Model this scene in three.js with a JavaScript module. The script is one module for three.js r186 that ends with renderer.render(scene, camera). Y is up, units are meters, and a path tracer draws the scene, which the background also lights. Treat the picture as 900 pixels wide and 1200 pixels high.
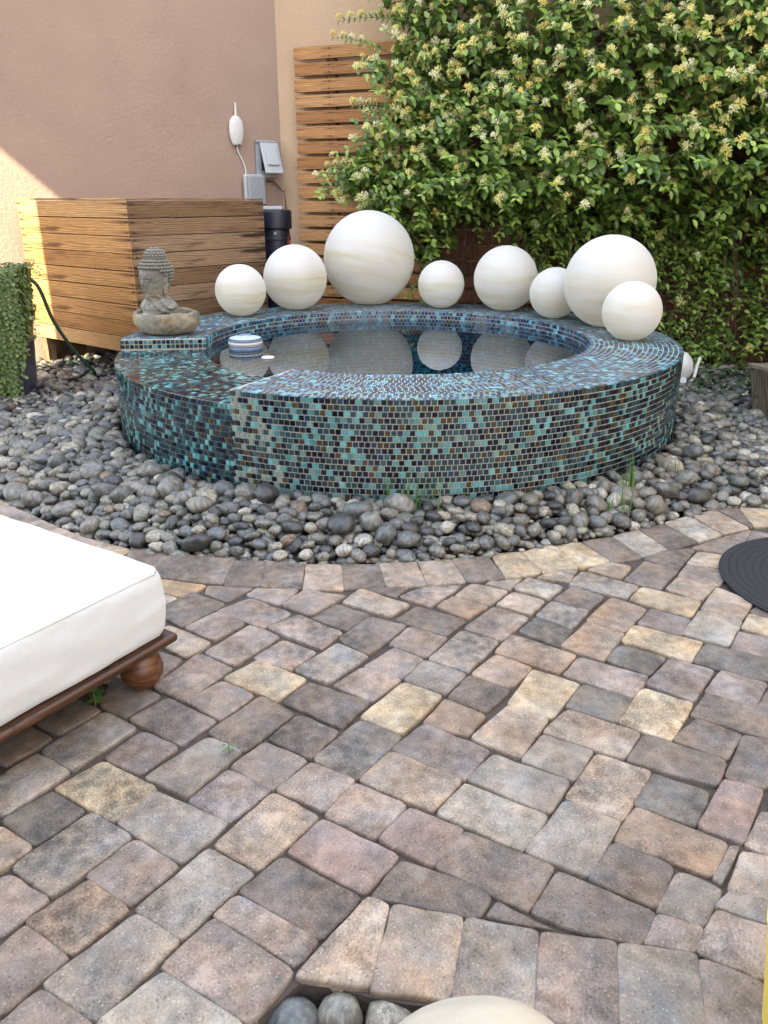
import * as THREE from 'three';
import { ImprovedNoise } from 'three/addons/math/ImprovedNoise.js';
import { mergeGeometries, mergeVertices } from 'three/addons/utils/BufferGeometryUtils.js';
import { RoundedBoxGeometry } from 'three/addons/geometries/RoundedBoxGeometry.js';
import { MarchingCubes } from 'three/addons/objects/MarchingCubes.js';

// ------------------------------------------------------------------ camera, sky, sun, exposure
const scene = new THREE.Scene();
const FOCAL = 925, PITCH = 21.6 * Math.PI / 180, EYE = 1.4;           // focal length in photo pixels (900 x 1200)
const camera = new THREE.PerspectiveCamera(2 * Math.atan(600 / FOCAL) * 180 / Math.PI, 900 / 1200, 0.05, 400);
camera.position.set(0, EYE, 0);
camera.rotation.set(-PITCH, 0, 0);
scene.add(camera);
const renderer = new THREE.WebGLRenderer({ antialias: true });
renderer.toneMapping = THREE.LinearToneMapping;
renderer.toneMappingExposure = 5.4;
renderer.shadowMap.enabled = true;

const SUN_EL = 26 * Math.PI / 180;
const SUN = new THREE.Vector3(-0.6 * Math.cos(SUN_EL), Math.sin(SUN_EL), 0.8 * Math.cos(SUN_EL));
{ // clear afternoon sky: paler and warmer towards the horizon, a soft glow round the sun
  const W = 256, H = 128, data = new Float32Array(W * H * 4);
  for (let j = 0; j < H; j++) for (let i = 0; i < W; i++) {
    const th = ((j + 0.5) / H - 0.5) * Math.PI, ph = ((i + 0.5) / W - 0.5) * 2 * Math.PI;
    const d = new THREE.Vector3(Math.cos(th) * Math.cos(ph), Math.sin(th), Math.cos(th) * Math.sin(ph));
    const up = Math.max(0, d.y), g = Math.pow(1 - up, 2.2), s = Math.pow(Math.max(0, d.dot(SUN)), 6) * 0.5;
    const k = (j * W + i) * 4, dim = d.y < 0 ? 0.55 : 1;
    data[k] = (0.46 + 0.32 * g + s * 0.9) * dim; data[k + 1] = (0.55 + 0.27 * g + s * 0.8) * dim; data[k + 2] = (0.72 + 0.14 * g + s * 0.6) * dim; data[k + 3] = 1;
  }
  const t = new THREE.DataTexture(data, W, H, THREE.RGBAFormat, THREE.FloatType);
  t.mapping = THREE.EquirectangularReflectionMapping; t.magFilter = t.minFilter = THREE.LinearFilter; t.needsUpdate = true;
  scene.background = t; scene.environment = t;
}
const sun = new THREE.DirectionalLight(new THREE.Color().setRGB(1, 0.88, 0.64), 4.6);
sun.position.copy(SUN).multiplyScalar(40); sun.castShadow = true; sun.shadow.radius = 0.5;
Object.assign(sun.shadow.camera, { left: -18, right: 18, top: 18, bottom: -18, near: 1, far: 90 });
sun.shadow.mapSize.set(4096, 4096);
scene.add(sun, sun.target);

// ------------------------------------------------------------------ helpers
let seed = 1;
const rnd = () => { seed = (seed + 0x6D2B79F5) | 0; let t = Math.imul(seed ^ (seed >>> 15), 1 | seed); t = (t + Math.imul(t ^ (t >>> 7), 61 | t)) ^ t; return ((t ^ (t >>> 14)) >>> 0) / 4294967296; };
const rr = (a, b) => a + (b - a) * rnd();
const reseed = (s) => { seed = s; };
const noise = new ImprovedNoise();
const nz = (x, y, z = 0) => noise.noise(x, y, z);
const fbm = (x, y, z = 0, o = 4) => { let s = 0, a = 0.5, f = 1; for (let i = 0; i < o; i++) { s += a * nz(x * f, y * f, z * f + i * 7.3); a *= 0.5; f *= 2.03; } return s; };
const clamp = (v, a, b) => Math.min(b, Math.max(a, v));
const lerp = (a, b, t) => a + (b - a) * t;
const sstep = (a, b, x) => { const t = clamp((x - a) / (b - a), 0, 1); return t * t * (3 - 2 * t); };
const V = (x, y, z) => new THREE.Vector3(x, y, z);
const lin = (r, g, b) => new THREE.Color().setRGB(r, g, b);

// a photo pixel is a direction; with the height of what it lies on it is a place (x, z = minus forward)
const CP = Math.cos(PITCH), SP = Math.sin(PITCH);
const ray = (px, py) => { const x = (px - 450) / FOCAL, y = -(py - 600) / FOCAL; return V(x, y * CP - SP, -(y * SP + CP)); };
const onHeight = (px, py, h = 0) => { const d = ray(px, py), t = (h - EYE) / d.y; return V(d.x * t, h, d.z * t); };
const onPlane = (px, py, p0, n) => { const d = ray(px, py), o = V(0, EYE, 0); return o.addScaledVector(d, (n.dot(p0) - n.y * EYE) / n.dot(d)); };
const toPhoto = (p) => { const y = p.y - EYE, f = -p.z, yc = y * CP + f * SP, zc = f * CP - y * SP; return [450 + FOCAL * p.x / zc, 600 - FOCAL * yc / zc, zc]; };

const used = new Map();
const numbered = (name) => { const n = used.get(name) || 0; used.set(name, n + 1); return n ? name + '_' + String(n).padStart(3, '0') : name; };
function shade(o) { o.traverse((m) => { if (m.isMesh) { m.castShadow = true; m.receiveShadow = true; } }); return o; }
function tag(o, label, category, group, kind) {
  if (label) o.userData.label = label;
  if (category) o.userData.category = category;
  if (group) o.userData.group = group;
  if (kind) o.userData.kind = kind;
  return o;
}
function thing(name, label, category, pos = [0, 0, 0], turn = 0, group) {
  const o = new THREE.Group(); o.name = numbered(name); o.position.set(...pos); o.rotation.y = turn; scene.add(o);
  return tag(o, label, category, group);
}
function part(name, geo, mat, parent, pos) {
  const m = new THREE.Mesh(geo, mat); m.name = name; m.castShadow = m.receiveShadow = true; if (pos) m.position.set(...pos); parent.add(m); return m;
}
function top(name, geo, mat, label, category, group, kind) { const m = new THREE.Mesh(geo, mat); m.name = numbered(name); m.castShadow = m.receiveShadow = true; scene.add(m); return tag(m, label, category, group, kind); }
const struct = (name, geo, mat) => top(name, geo, mat, null, null, null, 'structure');
const xf = (g, pos, rot = [0, 0, 0], scl = [1, 1, 1]) => { const q = new THREE.Quaternion().setFromEuler(new THREE.Euler(...rot)); g.applyMatrix4(new THREE.Matrix4().compose(V(...pos), q, V(...scl))); return g; };
const clean = (g) => { const o = g.index ? g.toNonIndexed() : g; for (const k of Object.keys(o.attributes)) if (!['position', 'normal', 'uv'].includes(k)) o.deleteAttribute(k); return o; };
const join = (list) => mergeGeometries(list.map(clean));
const tube = (pts, r, seg = 24, rad = 8) => new THREE.TubeGeometry(new THREE.CatmullRomCurve3(pts), seg, r, rad, false);
function meshGeo(pos, idx, uv, col) {
  const g = new THREE.BufferGeometry(); g.setAttribute('position', new THREE.Float32BufferAttribute(pos, 3));
  if (uv) g.setAttribute('uv', new THREE.Float32BufferAttribute(uv, 2));
  if (col) g.setAttribute('color', new THREE.Float32BufferAttribute(col, 3));
  if (idx) g.setIndex(idx); g.computeVertexNormals(); return g;
}
// textures: f(u, v) gives [r, g, b] 0..1 (sRGB) or one value; tiled by blending is not needed where the noise is periodic enough
function tex(W, H, f, srgb = true, rep = [1, 1]) {
  const d = new Uint8Array(W * H * 4);
  for (let j = 0; j < H; j++) for (let i = 0; i < W; i++) {
    let c = f((i + 0.5) / W, (j + 0.5) / H); if (!Array.isArray(c)) c = [c, c, c];
    const k = (j * W + i) * 4; for (let q = 0; q < 3; q++) d[k + q] = clamp(c[q], 0, 1) * 255; d[k + 3] = 255;
  }
  const t = new THREE.DataTexture(d, W, H); t.wrapS = t.wrapT = THREE.RepeatWrapping; t.magFilter = THREE.LinearFilter; t.minFilter = THREE.LinearMipmapLinearFilter; t.generateMipmaps = true;
  if (srgb) t.colorSpace = THREE.SRGBColorSpace; t.repeat.set(...rep); t.needsUpdate = true; return t;
}
// noise that repeats with period 1 in u and v (a torus in 4-D done with two blends)
const per = (u, v, s, f) => { const a = f(u * s, v * s), b = f((u - 1) * s, v * s), c = f(u * s, (v - 1) * s), d = f((u - 1) * s, (v - 1) * s); return lerp(lerp(a, b, u), lerp(c, d, u), v); };
const tint = (x, y) => (u, v) => per(u, v, x, (a, b) => fbm(a, b, y, 4));
const hash2 = (i, j) => { const s = Math.sin(i * 127.1 + j * 311.7) * 43758.5453; return s - Math.floor(s); };

// ------------------------------------------------------------------ materials
const std = (o) => new THREE.MeshStandardMaterial(o), phy = (o) => new THREE.MeshPhysicalMaterial(o);
const stuccoBump = tex(512, 512, (u, v) => 0.5 + 0.55 * per(u, v, 60, (a, b) => fbm(a, b, 1, 3)) + 0.35 * per(u, v, 14, (a, b) => fbm(a, b, 5, 3)), false);
const stuccoMap = tex(512, 512, (u, v) => { const a = per(u, v, 4, (x, y) => fbm(x, y, 3, 5)), b = per(u, v, 70, (x, y) => fbm(x, y, 8, 2)); const k = 0.95 + 0.08 * a + 0.06 * b; return [k, k * (0.995 + 0.02 * a), k]; });
const stucco = (c) => std({ color: c, map: stuccoMap, bumpMap: stuccoBump, bumpScale: 0.006, roughness: 0.95 });
const M = {};
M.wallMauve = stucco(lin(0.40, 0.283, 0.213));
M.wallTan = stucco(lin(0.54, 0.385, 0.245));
M.houseWall = stucco(lin(0.55, 0.45, 0.35));
M.bounceWall = stucco(lin(0.72, 0.56, 0.38));
M.houseRoof = std({ color: lin(0.25, 0.13, 0.08), roughness: 0.9 });
M.soil = std({ color: lin(0.06, 0.05, 0.042), roughness: 1, map: stuccoMap, bumpMap: stuccoBump, bumpScale: 0.01 });
M.sand = std({ color: lin(0.07, 0.055, 0.043), roughness: 1, map: stuccoMap, bumpMap: stuccoBump, bumpScale: 0.008 });

// wood: long grain, knots, dark weathering blotches
function woodTex(k, dark, knotsN, ends) {
  reseed(100 + k);
  const knots = Array.from({ length: knotsN }, () => [rnd(), rnd(), rr(0.02, 0.05)]);
  return tex(1024, 128, (u, v) => {
    let y = v + 0.05 * nz(u * 3 + k, v * 2, k);
    let kn = 0;
    for (const [a, b, r] of knots) { const dx = (u - a) * 4, dy = (v - b), q = Math.exp(-(dx * dx * 3 + dy * dy) / (r * 1.6)); y += q * 0.25 * Math.sign(dy || 1) * 0.5; kn = Math.max(kn, Math.exp(-(dx * dx * 8 + dy * dy) / (r * r * 1.2))); }
    const rings = 0.5 + 0.5 * Math.sin((y * 9 + 1.6 * fbm(u * 2.5 + k * 3, y * 3, k, 3)) * 6.283);
    const fine = fbm(u * 14 + k, v * 70, k * 2, 3);
    const blot = sstep(0.06, 0.42, fbm(u * 2.4 + k * 9, v * 1.7, 40 + k, 4)) * dark;
    const s = 0.74 + 0.27 * rings + 0.36 * fine;
    let st = 0; if (ends) for (const [at, sg] of ends) for (const row of [0.2, 0.8]) { const du = (u - at) * sg, dv = v - row - 0.05 * nz(u * 9, k, row * 5), ln = 0.035 + 0.075 * hash2(k * 3 + row * 10, at * 7 + 1); if (du > -0.06) st = Math.max(st, Math.exp(-dv * dv / 0.006) * Math.exp(-Math.abs(du) / ln) * (0.75 + 0.8 * fbm(u * 30, v * 14, k, 3))); }
    const m = clamp(kn * 0.85 + blot + st * (ends && ends.length > 2 ? 0.6 : 0.95), 0, 0.93);
    return [s * lerp(0.92, 0.32, m), s * lerp(0.90, 0.24, m), s * lerp(0.88, 0.20, m)];
  });
}
const woodMaps = [0, 1, 2, 3, 4, 5].map((k) => woodTex(k, [0.35, 0.6, 0.85, 0.3, 0.7, 0.5][k], [1, 3, 2, 4, 1, 2][k]));
const endMaps = [0, 1, 2, 3, 4, 5].map((k) => woodTex(k + 10, [0.25, 0.6, 0.4, 0.3, 0.8, 0.2][k], [1, 0, 2, 1, 0, 1][k], [[0.02, 1], [0.98, -1]]));
const screenMaps = [0, 1, 2, 3, 4, 5].map((k) => woodTex(k + 20, [0.15, 0.35, 0.5, 0.1, 0.3, 0.2][k], [1, 0, 2, 1, 0, 1][k], [[0.0, 1], [0.27, 1], [0.99, -1]]));
const woodBump = tex(1024, 128, (u, v) => 0.5 + 0.4 * fbm(u * 10, v * 60, 3, 3) + 0.2 * Math.sin(v * 50 + 3 * nz(u * 4, v * 3, 1)), false);
const woodSet = (tones, maps = woodMaps) => tones.flatMap((c, i) => [0, 1].map((q) => std({ color: c, map: maps[(i * 2 + q) % 6], bumpMap: woodBump, bumpScale: 0.0015, roughness: 0.75 })));
M.screenWood = woodSet([lin(0.66, 0.345, 0.13), lin(0.54, 0.26, 0.09), lin(0.72, 0.41, 0.175)], screenMaps);
M.shadedRedWood = woodSet([lin(0.17, 0.062, 0.032), lin(0.13, 0.048, 0.026), lin(0.20, 0.078, 0.04)]);   // red brown boards; the shade under the vine is put into their dark colour
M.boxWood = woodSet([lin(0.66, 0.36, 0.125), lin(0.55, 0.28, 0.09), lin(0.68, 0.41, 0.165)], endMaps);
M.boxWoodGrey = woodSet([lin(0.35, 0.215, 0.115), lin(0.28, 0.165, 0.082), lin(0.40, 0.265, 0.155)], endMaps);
M.nail = std({ color: lin(0.025, 0.018, 0.014), roughness: 0.7 });
M.postWood = std({ color: lin(0.28, 0.17, 0.09), map: woodMaps[0], roughness: 0.8 });
M.bedWood = std({ color: lin(0.075, 0.03, 0.013), map: woodMaps[3], roughness: 0.38 });
M.legWood = std({ color: lin(0.16, 0.062, 0.022), map: woodMaps[0], roughness: 0.4 });
M.greyWood = std({ color: lin(0.22, 0.195, 0.145), map: woodMaps[4], bumpMap: woodBump, bumpScale: 0.002, roughness: 0.9 });

// pavers
const paverMap = tex(1024, 1024, (u, v) => {
  const big = per(u, v, 5, (a, b) => fbm(a, b, 2, 4)), mid = per(u, v, 22, (a, b) => fbm(a, b, 9, 3)), fine = per(u, v, 130, (a, b) => fbm(a, b, 4, 2));
  const gi = Math.floor(u * 210), gj = Math.floor(v * 210), h = hash2(gi, gj); const spk = h > 0.986 ? 0.22 : h < 0.012 ? -0.18 : 0;
  const k = 0.80 + 0.58 * big + 0.44 * mid + 0.40 * fine + spk, w = per(u, v, 7, (a, b) => fbm(a, b, 21, 3));
  return [k * (1 + 0.20 * w), k * (1 + 0.02 * w), k * (1 - 0.20 * w)];
});
const paverBump = tex(1024, 1024, (u, v) => 0.5 + 0.35 * per(u, v, 110, (a, b) => fbm(a, b, 14, 2)) + 0.45 * per(u, v, 26, (a, b) => fbm(a, b, 17, 3)), false);
const TONES = { y: [0.55, 0.425, 0.265], t: [0.45, 0.345, 0.25], p: [0.355, 0.275, 0.222], g: [0.33, 0.283, 0.23], l: [0.45, 0.395, 0.315], d: [0.195, 0.153, 0.122], k: [0.185, 0.165, 0.138], u: [0.28, 0.225, 0.196], b: [0.37, 0.26, 0.175], o: [0.50, 0.325, 0.165], r: [0.355, 0.25, 0.205] };
const paverMats = {};
for (const c of Object.values(TONES)) [0.325, 0.258, 0.205].forEach((m, i) => { c[i] = lerp(c[i], m, 0.22); });
for (const [k, c] of Object.entries(TONES)) paverMats[k] = [0.93, 1.0, 1.08].map((s) => std({ color: lin(c[0] * s, c[1] * s, c[2] * s), map: paverMap, bumpMap: paverBump, bumpScale: 0.004, roughness: 0.82 }));

// pebbles
const pebbleMap = (vein, k) => tex(256, 128, (u, v) => {
  const a = per(u, v, 7, (x, y) => fbm(x, y, k, 4)), b = per(u, v, 48, (x, y) => fbm(x, y, k + 5, 3)); let s = 0.74 + 0.62 * a + 0.5 * b;
  if (vein) { const q = Math.abs(per(u, v, 4, (x, y) => fbm(x, y, k + 11, 3)) + 0.08 * a); s += 0.5 * (1 - sstep(0.0, 0.045, q)) * sstep(-0.1, 0.2, a + b); }
  return [s, s * (1 + 0.03 * a), s * (1 + 0.05 * a)];
});
const pebbleMaps = [pebbleMap(0, 31), pebbleMap(1, 37), pebbleMap(0, 43)];
M.pebbleWhite = pebbleMaps.map((m) => std({ color: 0xffffff, map: m, roughness: 0.42 }));
const PEB = [[0.245, 0.233, 0.192], [0.150, 0.148, 0.132], [0.31, 0.288, 0.228], [0.080, 0.080, 0.075], [0.40, 0.365, 0.275], [0.18, 0.186, 0.176], [0.28, 0.268, 0.228], [0.235, 0.175, 0.12], [0.58, 0.54, 0.45]];
const PEBW = [18, 32, 46, 60, 69, 82, 91, 94, 100];
const pebTone = () => { const r = rnd() * 100; return PEB[PEBW.findIndex((w) => r < w)] || PEB[0]; };
const pebMats = PEB.map((c, i) => std({ color: lin(...c), map: pebbleMaps[i % 3], roughness: 0.4 }));

// spa
M.grout = std({ color: lin(0.43, 0.43, 0.355), roughness: 0.9, map: stuccoMap });
M.groutWet = std({ color: lin(0.10, 0.12, 0.115), roughness: 0.35 });
M.tile = phy({ color: 0xffffff, vertexColors: true, roughness: 0.12, ior: 1.45 });
M.tileWet = phy({ color: 0xffffff, vertexColors: true, roughness: 0.05, ior: 1.5 });
M.tileRim = phy({ color: 0xffffff, vertexColors: true, roughness: 0.42, ior: 1.8 });
M.water = phy({ color: lin(0.26, 0.52, 0.64), transmission: 1, thickness: 0, roughness: 0.0, ior: 1.36, bumpMap: tex(256, 256, (u, v) => 0.5 + 0.5 * per(u, v, 5, (a, b) => fbm(a, b, 61, 2)), false), bumpScale: 0.002 });
M.pool = std({ color: lin(0.30, 0.36, 0.36), roughness: 0.8 });

M.ball = (k, tilt) => {
  const map = tex(512, 256, (u, v) => {
    const x = Math.cos(u * 6.283) , z = Math.sin(u * 6.283);
    const w = v + tilt * x * 0.06 + 0.035 * fbm(x * 1.5 + k, z * 1.5, v * 5, 3), b = fbm(k * 3 + 0.4 * x, w * 11, 0.4 * z, 4), l = Math.pow(clamp(1 - Math.abs(fbm(k * 5 + 0.3 * x, w * 16, 2, 3)) * 9, 0, 1), 2);
    const q = clamp(0.25 + 1.3 * b, 0, 1) * sstep(0.72, 0.5, v) * sstep(0.02, 0.15, v);
    return [0.90 - 0.05 * q - 0.06 * l * q, 0.89 - 0.065 * q - 0.075 * l * q, 0.865 - 0.17 * q - 0.13 * l * q];
  });
  return phy({ color: 0xffffff, map, roughness: 0.9, transmission: 0.45, thickness: 0, clearcoat: 0.5, clearcoatRoughness: 0.22, side: THREE.DoubleSide });
};
M.cloth = std({ color: lin(0.53, 0.555, 0.56), roughness: 0.95, bumpMap: tex(256, 256, (u, v) => 0.5 + 0.25 * Math.sin(u * 6.283 * 64) * Math.sin(v * 6.283 * 64) + 0.3 * per(u, v, 9, (a, b) => fbm(a, b, 77, 3)), false), bumpScale: 0.0012 });
M.clothSeam = std({ color: lin(0.46, 0.465, 0.45), roughness: 0.95 });
M.stone = std({ color: lin(0.31, 0.29, 0.235), roughness: 0.9, map: paverMap, bumpMap: paverBump, bumpScale: 0.003 });
M.bowl = std({ color: lin(0.37, 0.325, 0.235), roughness: 0.85, map: paverMap, bumpMap: paverBump, bumpScale: 0.003 });
M.boulder = std({ color: lin(0.52, 0.475, 0.385), roughness: 0.85, map: tex(512, 512, (u, v) => { const a = per(u, v, 3, (x, y) => fbm(x, y * 3, 71, 4)), p = per(u, v, 16, (x, y) => fbm(x, y * 2, 75, 3)); const k = 0.92 + 0.16 * a - 0.3 * sstep(0.28, 0.4, p); return [k, k * 0.985, k * 0.96]; }), bumpMap: paverBump, bumpScale: 0.004 });
M.blackMat = std({ color: lin(0.016, 0.0165, 0.019), roughness: 0.9 });
M.potGlaze = phy({ color: lin(0.035, 0.035, 0.06), roughness: 0.35, clearcoat: 0.4 });
M.tank = std({ color: lin(0.012, 0.014, 0.026), roughness: 0.42 });
M.greyPlastic = std({ color: lin(0.28, 0.30, 0.32), roughness: 0.5 });
M.palePlastic = std({ color: lin(0.40, 0.415, 0.42), roughness: 0.45 });
M.whitePlastic = std({ color: lin(0.62, 0.61, 0.575), roughness: 0.45 });
M.bluePlastic = std({ color: lin(0.10, 0.19, 0.42), roughness: 0.35 });
M.slateBlue = std({ color: lin(0.16, 0.22, 0.32), roughness: 0.4 });
M.paleBlue = std({ color: lin(0.42, 0.52, 0.66), roughness: 0.35 });
M.cableGrey = std({ color: lin(0.45, 0.41, 0.37), roughness: 0.6 });
M.cableBrown = std({ color: lin(0.10, 0.065, 0.045), roughness: 0.6 });
M.hoseGreen = std({ color: lin(0.02, 0.055, 0.035), roughness: 0.5 });
M.hoseBlack = std({ color: lin(0.015, 0.016, 0.018), roughness: 0.45 });
M.yellow = std({ color: lin(0.78, 0.62, 0.10), roughness: 0.5 });
M.glassDark = std({ color: lin(0.03, 0.035, 0.04), roughness: 0.1 });
const leafMat = (c, r = 0.5) => phy({ color: c, roughness: r, transmission: 0.22, thickness: 0, side: THREE.DoubleSide });
M.stem = std({ color: lin(0.10, 0.055, 0.03), roughness: 0.85 });
M.stemGreen = std({ color: lin(0.09, 0.11, 0.035), roughness: 0.7 });
M.grass = leafMat(lin(0.075, 0.17, 0.03), 0.6);

// ------------------------------------------------------------------ the plan (x right, z minus forward)
const P2 = (x, f) => V(x, 0, -f);
const SPA = { c: P2(0.084, 5.195), Ro: 1.76, Ri: 1.22, rim: 0.575, spill: 0.51 };
const CORNER = P2(-1.008, 8.5);
const wallDir = V(-2.142, 0, 1.3).normalize();                 // from the corner to the left, towards us
const wallN = V(0.519, 0, 0.855).normalize();
const fenceDir = V(Math.cos(0.349), 0, Math.sin(0.349));       // from the corner to the right, towards us
const fenceN = V(-Math.sin(0.349), 0, Math.cos(0.349));
const BOXC = P2(-1.87, 6.15), boxL = V(-0.787, 0, -0.617), boxR = V(0.616, 0, -0.788);

function slab(a, b, h0, h1, thick, n) { // a wall from a to b on the ground, its face on the line, its thickness behind
  const len = a.distanceTo(b), d = b.clone().sub(a).normalize();
  const g = new THREE.BoxGeometry(len, h1 - h0, thick, 1, 1, 1);
  const uv = g.attributes.uv, p = g.attributes.position; for (let i = 0; i < p.count; i++) uv.setXY(i, (p.getX(i) + p.getZ(i)) / 1.6, p.getY(i) / 1.6);
  const m = new THREE.Matrix4().makeBasis(d, V(0, 1, 0), n).setPosition(a.clone().add(b).multiplyScalar(0.5).addScaledVector(n, -thick / 2).setY((h0 + h1) / 2));
  if (m.determinant() < 0) m.makeBasis(d.negate(), V(0, 1, 0), n).setPosition(a.clone().add(b).multiplyScalar(0.5).addScaledVector(n, -thick / 2).setY((h0 + h1) / 2));
  g.applyMatrix4(m); return g;
}
// ------------------------------------------------------------------ ground, walls
{
  const g = new THREE.PlaneGeometry(120, 120, 1, 1); g.rotateX(-Math.PI / 2); g.attributes.uv.array.forEach((v, i, a) => { a[i] = v * 60; });
  struct('ground', g, M.soil).position.y = -0.15;
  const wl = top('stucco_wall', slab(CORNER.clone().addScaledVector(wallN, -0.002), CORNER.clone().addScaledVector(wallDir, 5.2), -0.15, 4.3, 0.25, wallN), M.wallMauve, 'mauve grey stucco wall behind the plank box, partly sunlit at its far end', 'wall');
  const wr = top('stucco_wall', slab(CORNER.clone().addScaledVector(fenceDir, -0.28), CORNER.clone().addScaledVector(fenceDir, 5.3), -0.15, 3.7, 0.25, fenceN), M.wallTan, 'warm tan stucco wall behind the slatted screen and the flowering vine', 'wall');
}
{ // unseen wall added right of the view to shade the foot of the vine
  const a = CORNER.clone().addScaledVector(fenceDir, 5.08), b = P2(3.95, 3.9);
  top('stucco_wall', slab(a, b, -0.15, 3.3, 0.22, V(a.z - b.z, 0, b.x - a.x).normalize()), M.wallTan, 'unseen tan wall added at the end of the vine to shade its foot and the pebble bed', 'wall');
}
// house standing behind us to the left; it keeps the late sun off the court
{
  const n = V(-0.6, 0, 0.8), e = V(0.8, 0, 0.6), D = 5, k = Math.tan(SUN_EL) * D;
  const o = thing('house', 'tall unseen beige stucco house across the court, its eaves shaped to bound the sun patch', 'house');
  const put = (shape, depth, off, mat, name, parent = o) => { const g = new THREE.ExtrudeGeometry(shape, { depth, bevelEnabled: false }); g.applyMatrix4(new THREE.Matrix4().makeBasis(e, V(0, 1, 0), n.clone()).setPosition(n.clone().multiplyScalar(D + off))); return part(name, g, mat, parent); };
  const s = new THREE.Shape([[-6.42, -0.15], [5, -0.15], [5, 9.2], [-6.42, 9.2]].map((p) => new THREE.Vector2(...p)));
  // local x runs along e; the sun-view line of the eave comes down to the wall corner
  put(s, 5, 0, M.houseWall, 'wall');
  const yAt = (lat) => 3.58 + k - (lat + 6.67) * 1.28;
  const eave = new THREE.Shape([[-6.38, 3.46 + k], [-6.38, 9.2], [-8.6, 9.2], [-8.6, yAt(-8.6)], [-6.64, yAt(-6.64)]].map((p) => new THREE.Vector2(...p)));  // outline shaped so that its shadow bounds the sun patch on the wall
  put(eave, 0.3, 0.02, M.houseWall, 'sun_edge_eave');
  const roof = new THREE.Shape([[-9, 9.205], [5.6, 9.205], [-1.5, 10.6]].map((p) => new THREE.Vector2(...p)));
  put(roof, 5.6, -0.3, M.houseRoof, 'roof');
  for (const [x, y, w, h] of [[-4.6, 1, 1.4, 1.4], [-1.2, 0, 1.9, 2.2], [2.4, 1, 1.4, 1.4], [-4.6, 5.2, 1.4, 1.3], [-0.9, 5.2, 1.4, 1.3], [2.4, 5.2, 1.4, 1.3]]) {
    const r = (a, b, c, d) => new THREE.Shape([[a, b], [c, b], [c, d], [a, d]].map((p) => new THREE.Vector2(...p)));
    const f = put(r(x, y, x + w, y + h), 0.06, -0.06, M.whitePlastic, 'window'); put(r(x + 0.07, y + 0.07, x + w - 0.07, y + h - 0.07), 0.02, -0.07, M.glassDark, 'pane', f);
  }
}
// unseen house added on the right to bounce warm sunlight into the court
{
  const o = thing('added_neighbour_house', 'unseen cream stucco house added beyond the patio to bounce warm sunlight into the court', 'house', [6.6, 0, 0], 0.12);
  const w = part('wall', new THREE.BoxGeometry(4, 8.2, 15), M.bounceWall, o, [2, 3.95, -2.5]); w.geometry.attributes.uv.array.forEach((v, i, a) => { a[i] = v * 5; });
  part('roof', new THREE.BoxGeometry(4.8, 0.3, 15.8), M.houseRoof, o, [2, 8.21, -2.5]);
  for (const [y, z] of [[5.2, -7], [5.2, -3.4], [5.2, 0.4], [1.4, -1], [1.4, 2.5]]) { const f = part('window', new THREE.BoxGeometry(0.08, 1.3, 1.1), M.whitePlastic, o, [-0.03, y, z]); part('pane', new THREE.BoxGeometry(0.03, 1.16, 0.96), M.glassDark, f, [-0.04, 0, 0]); }
}
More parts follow.
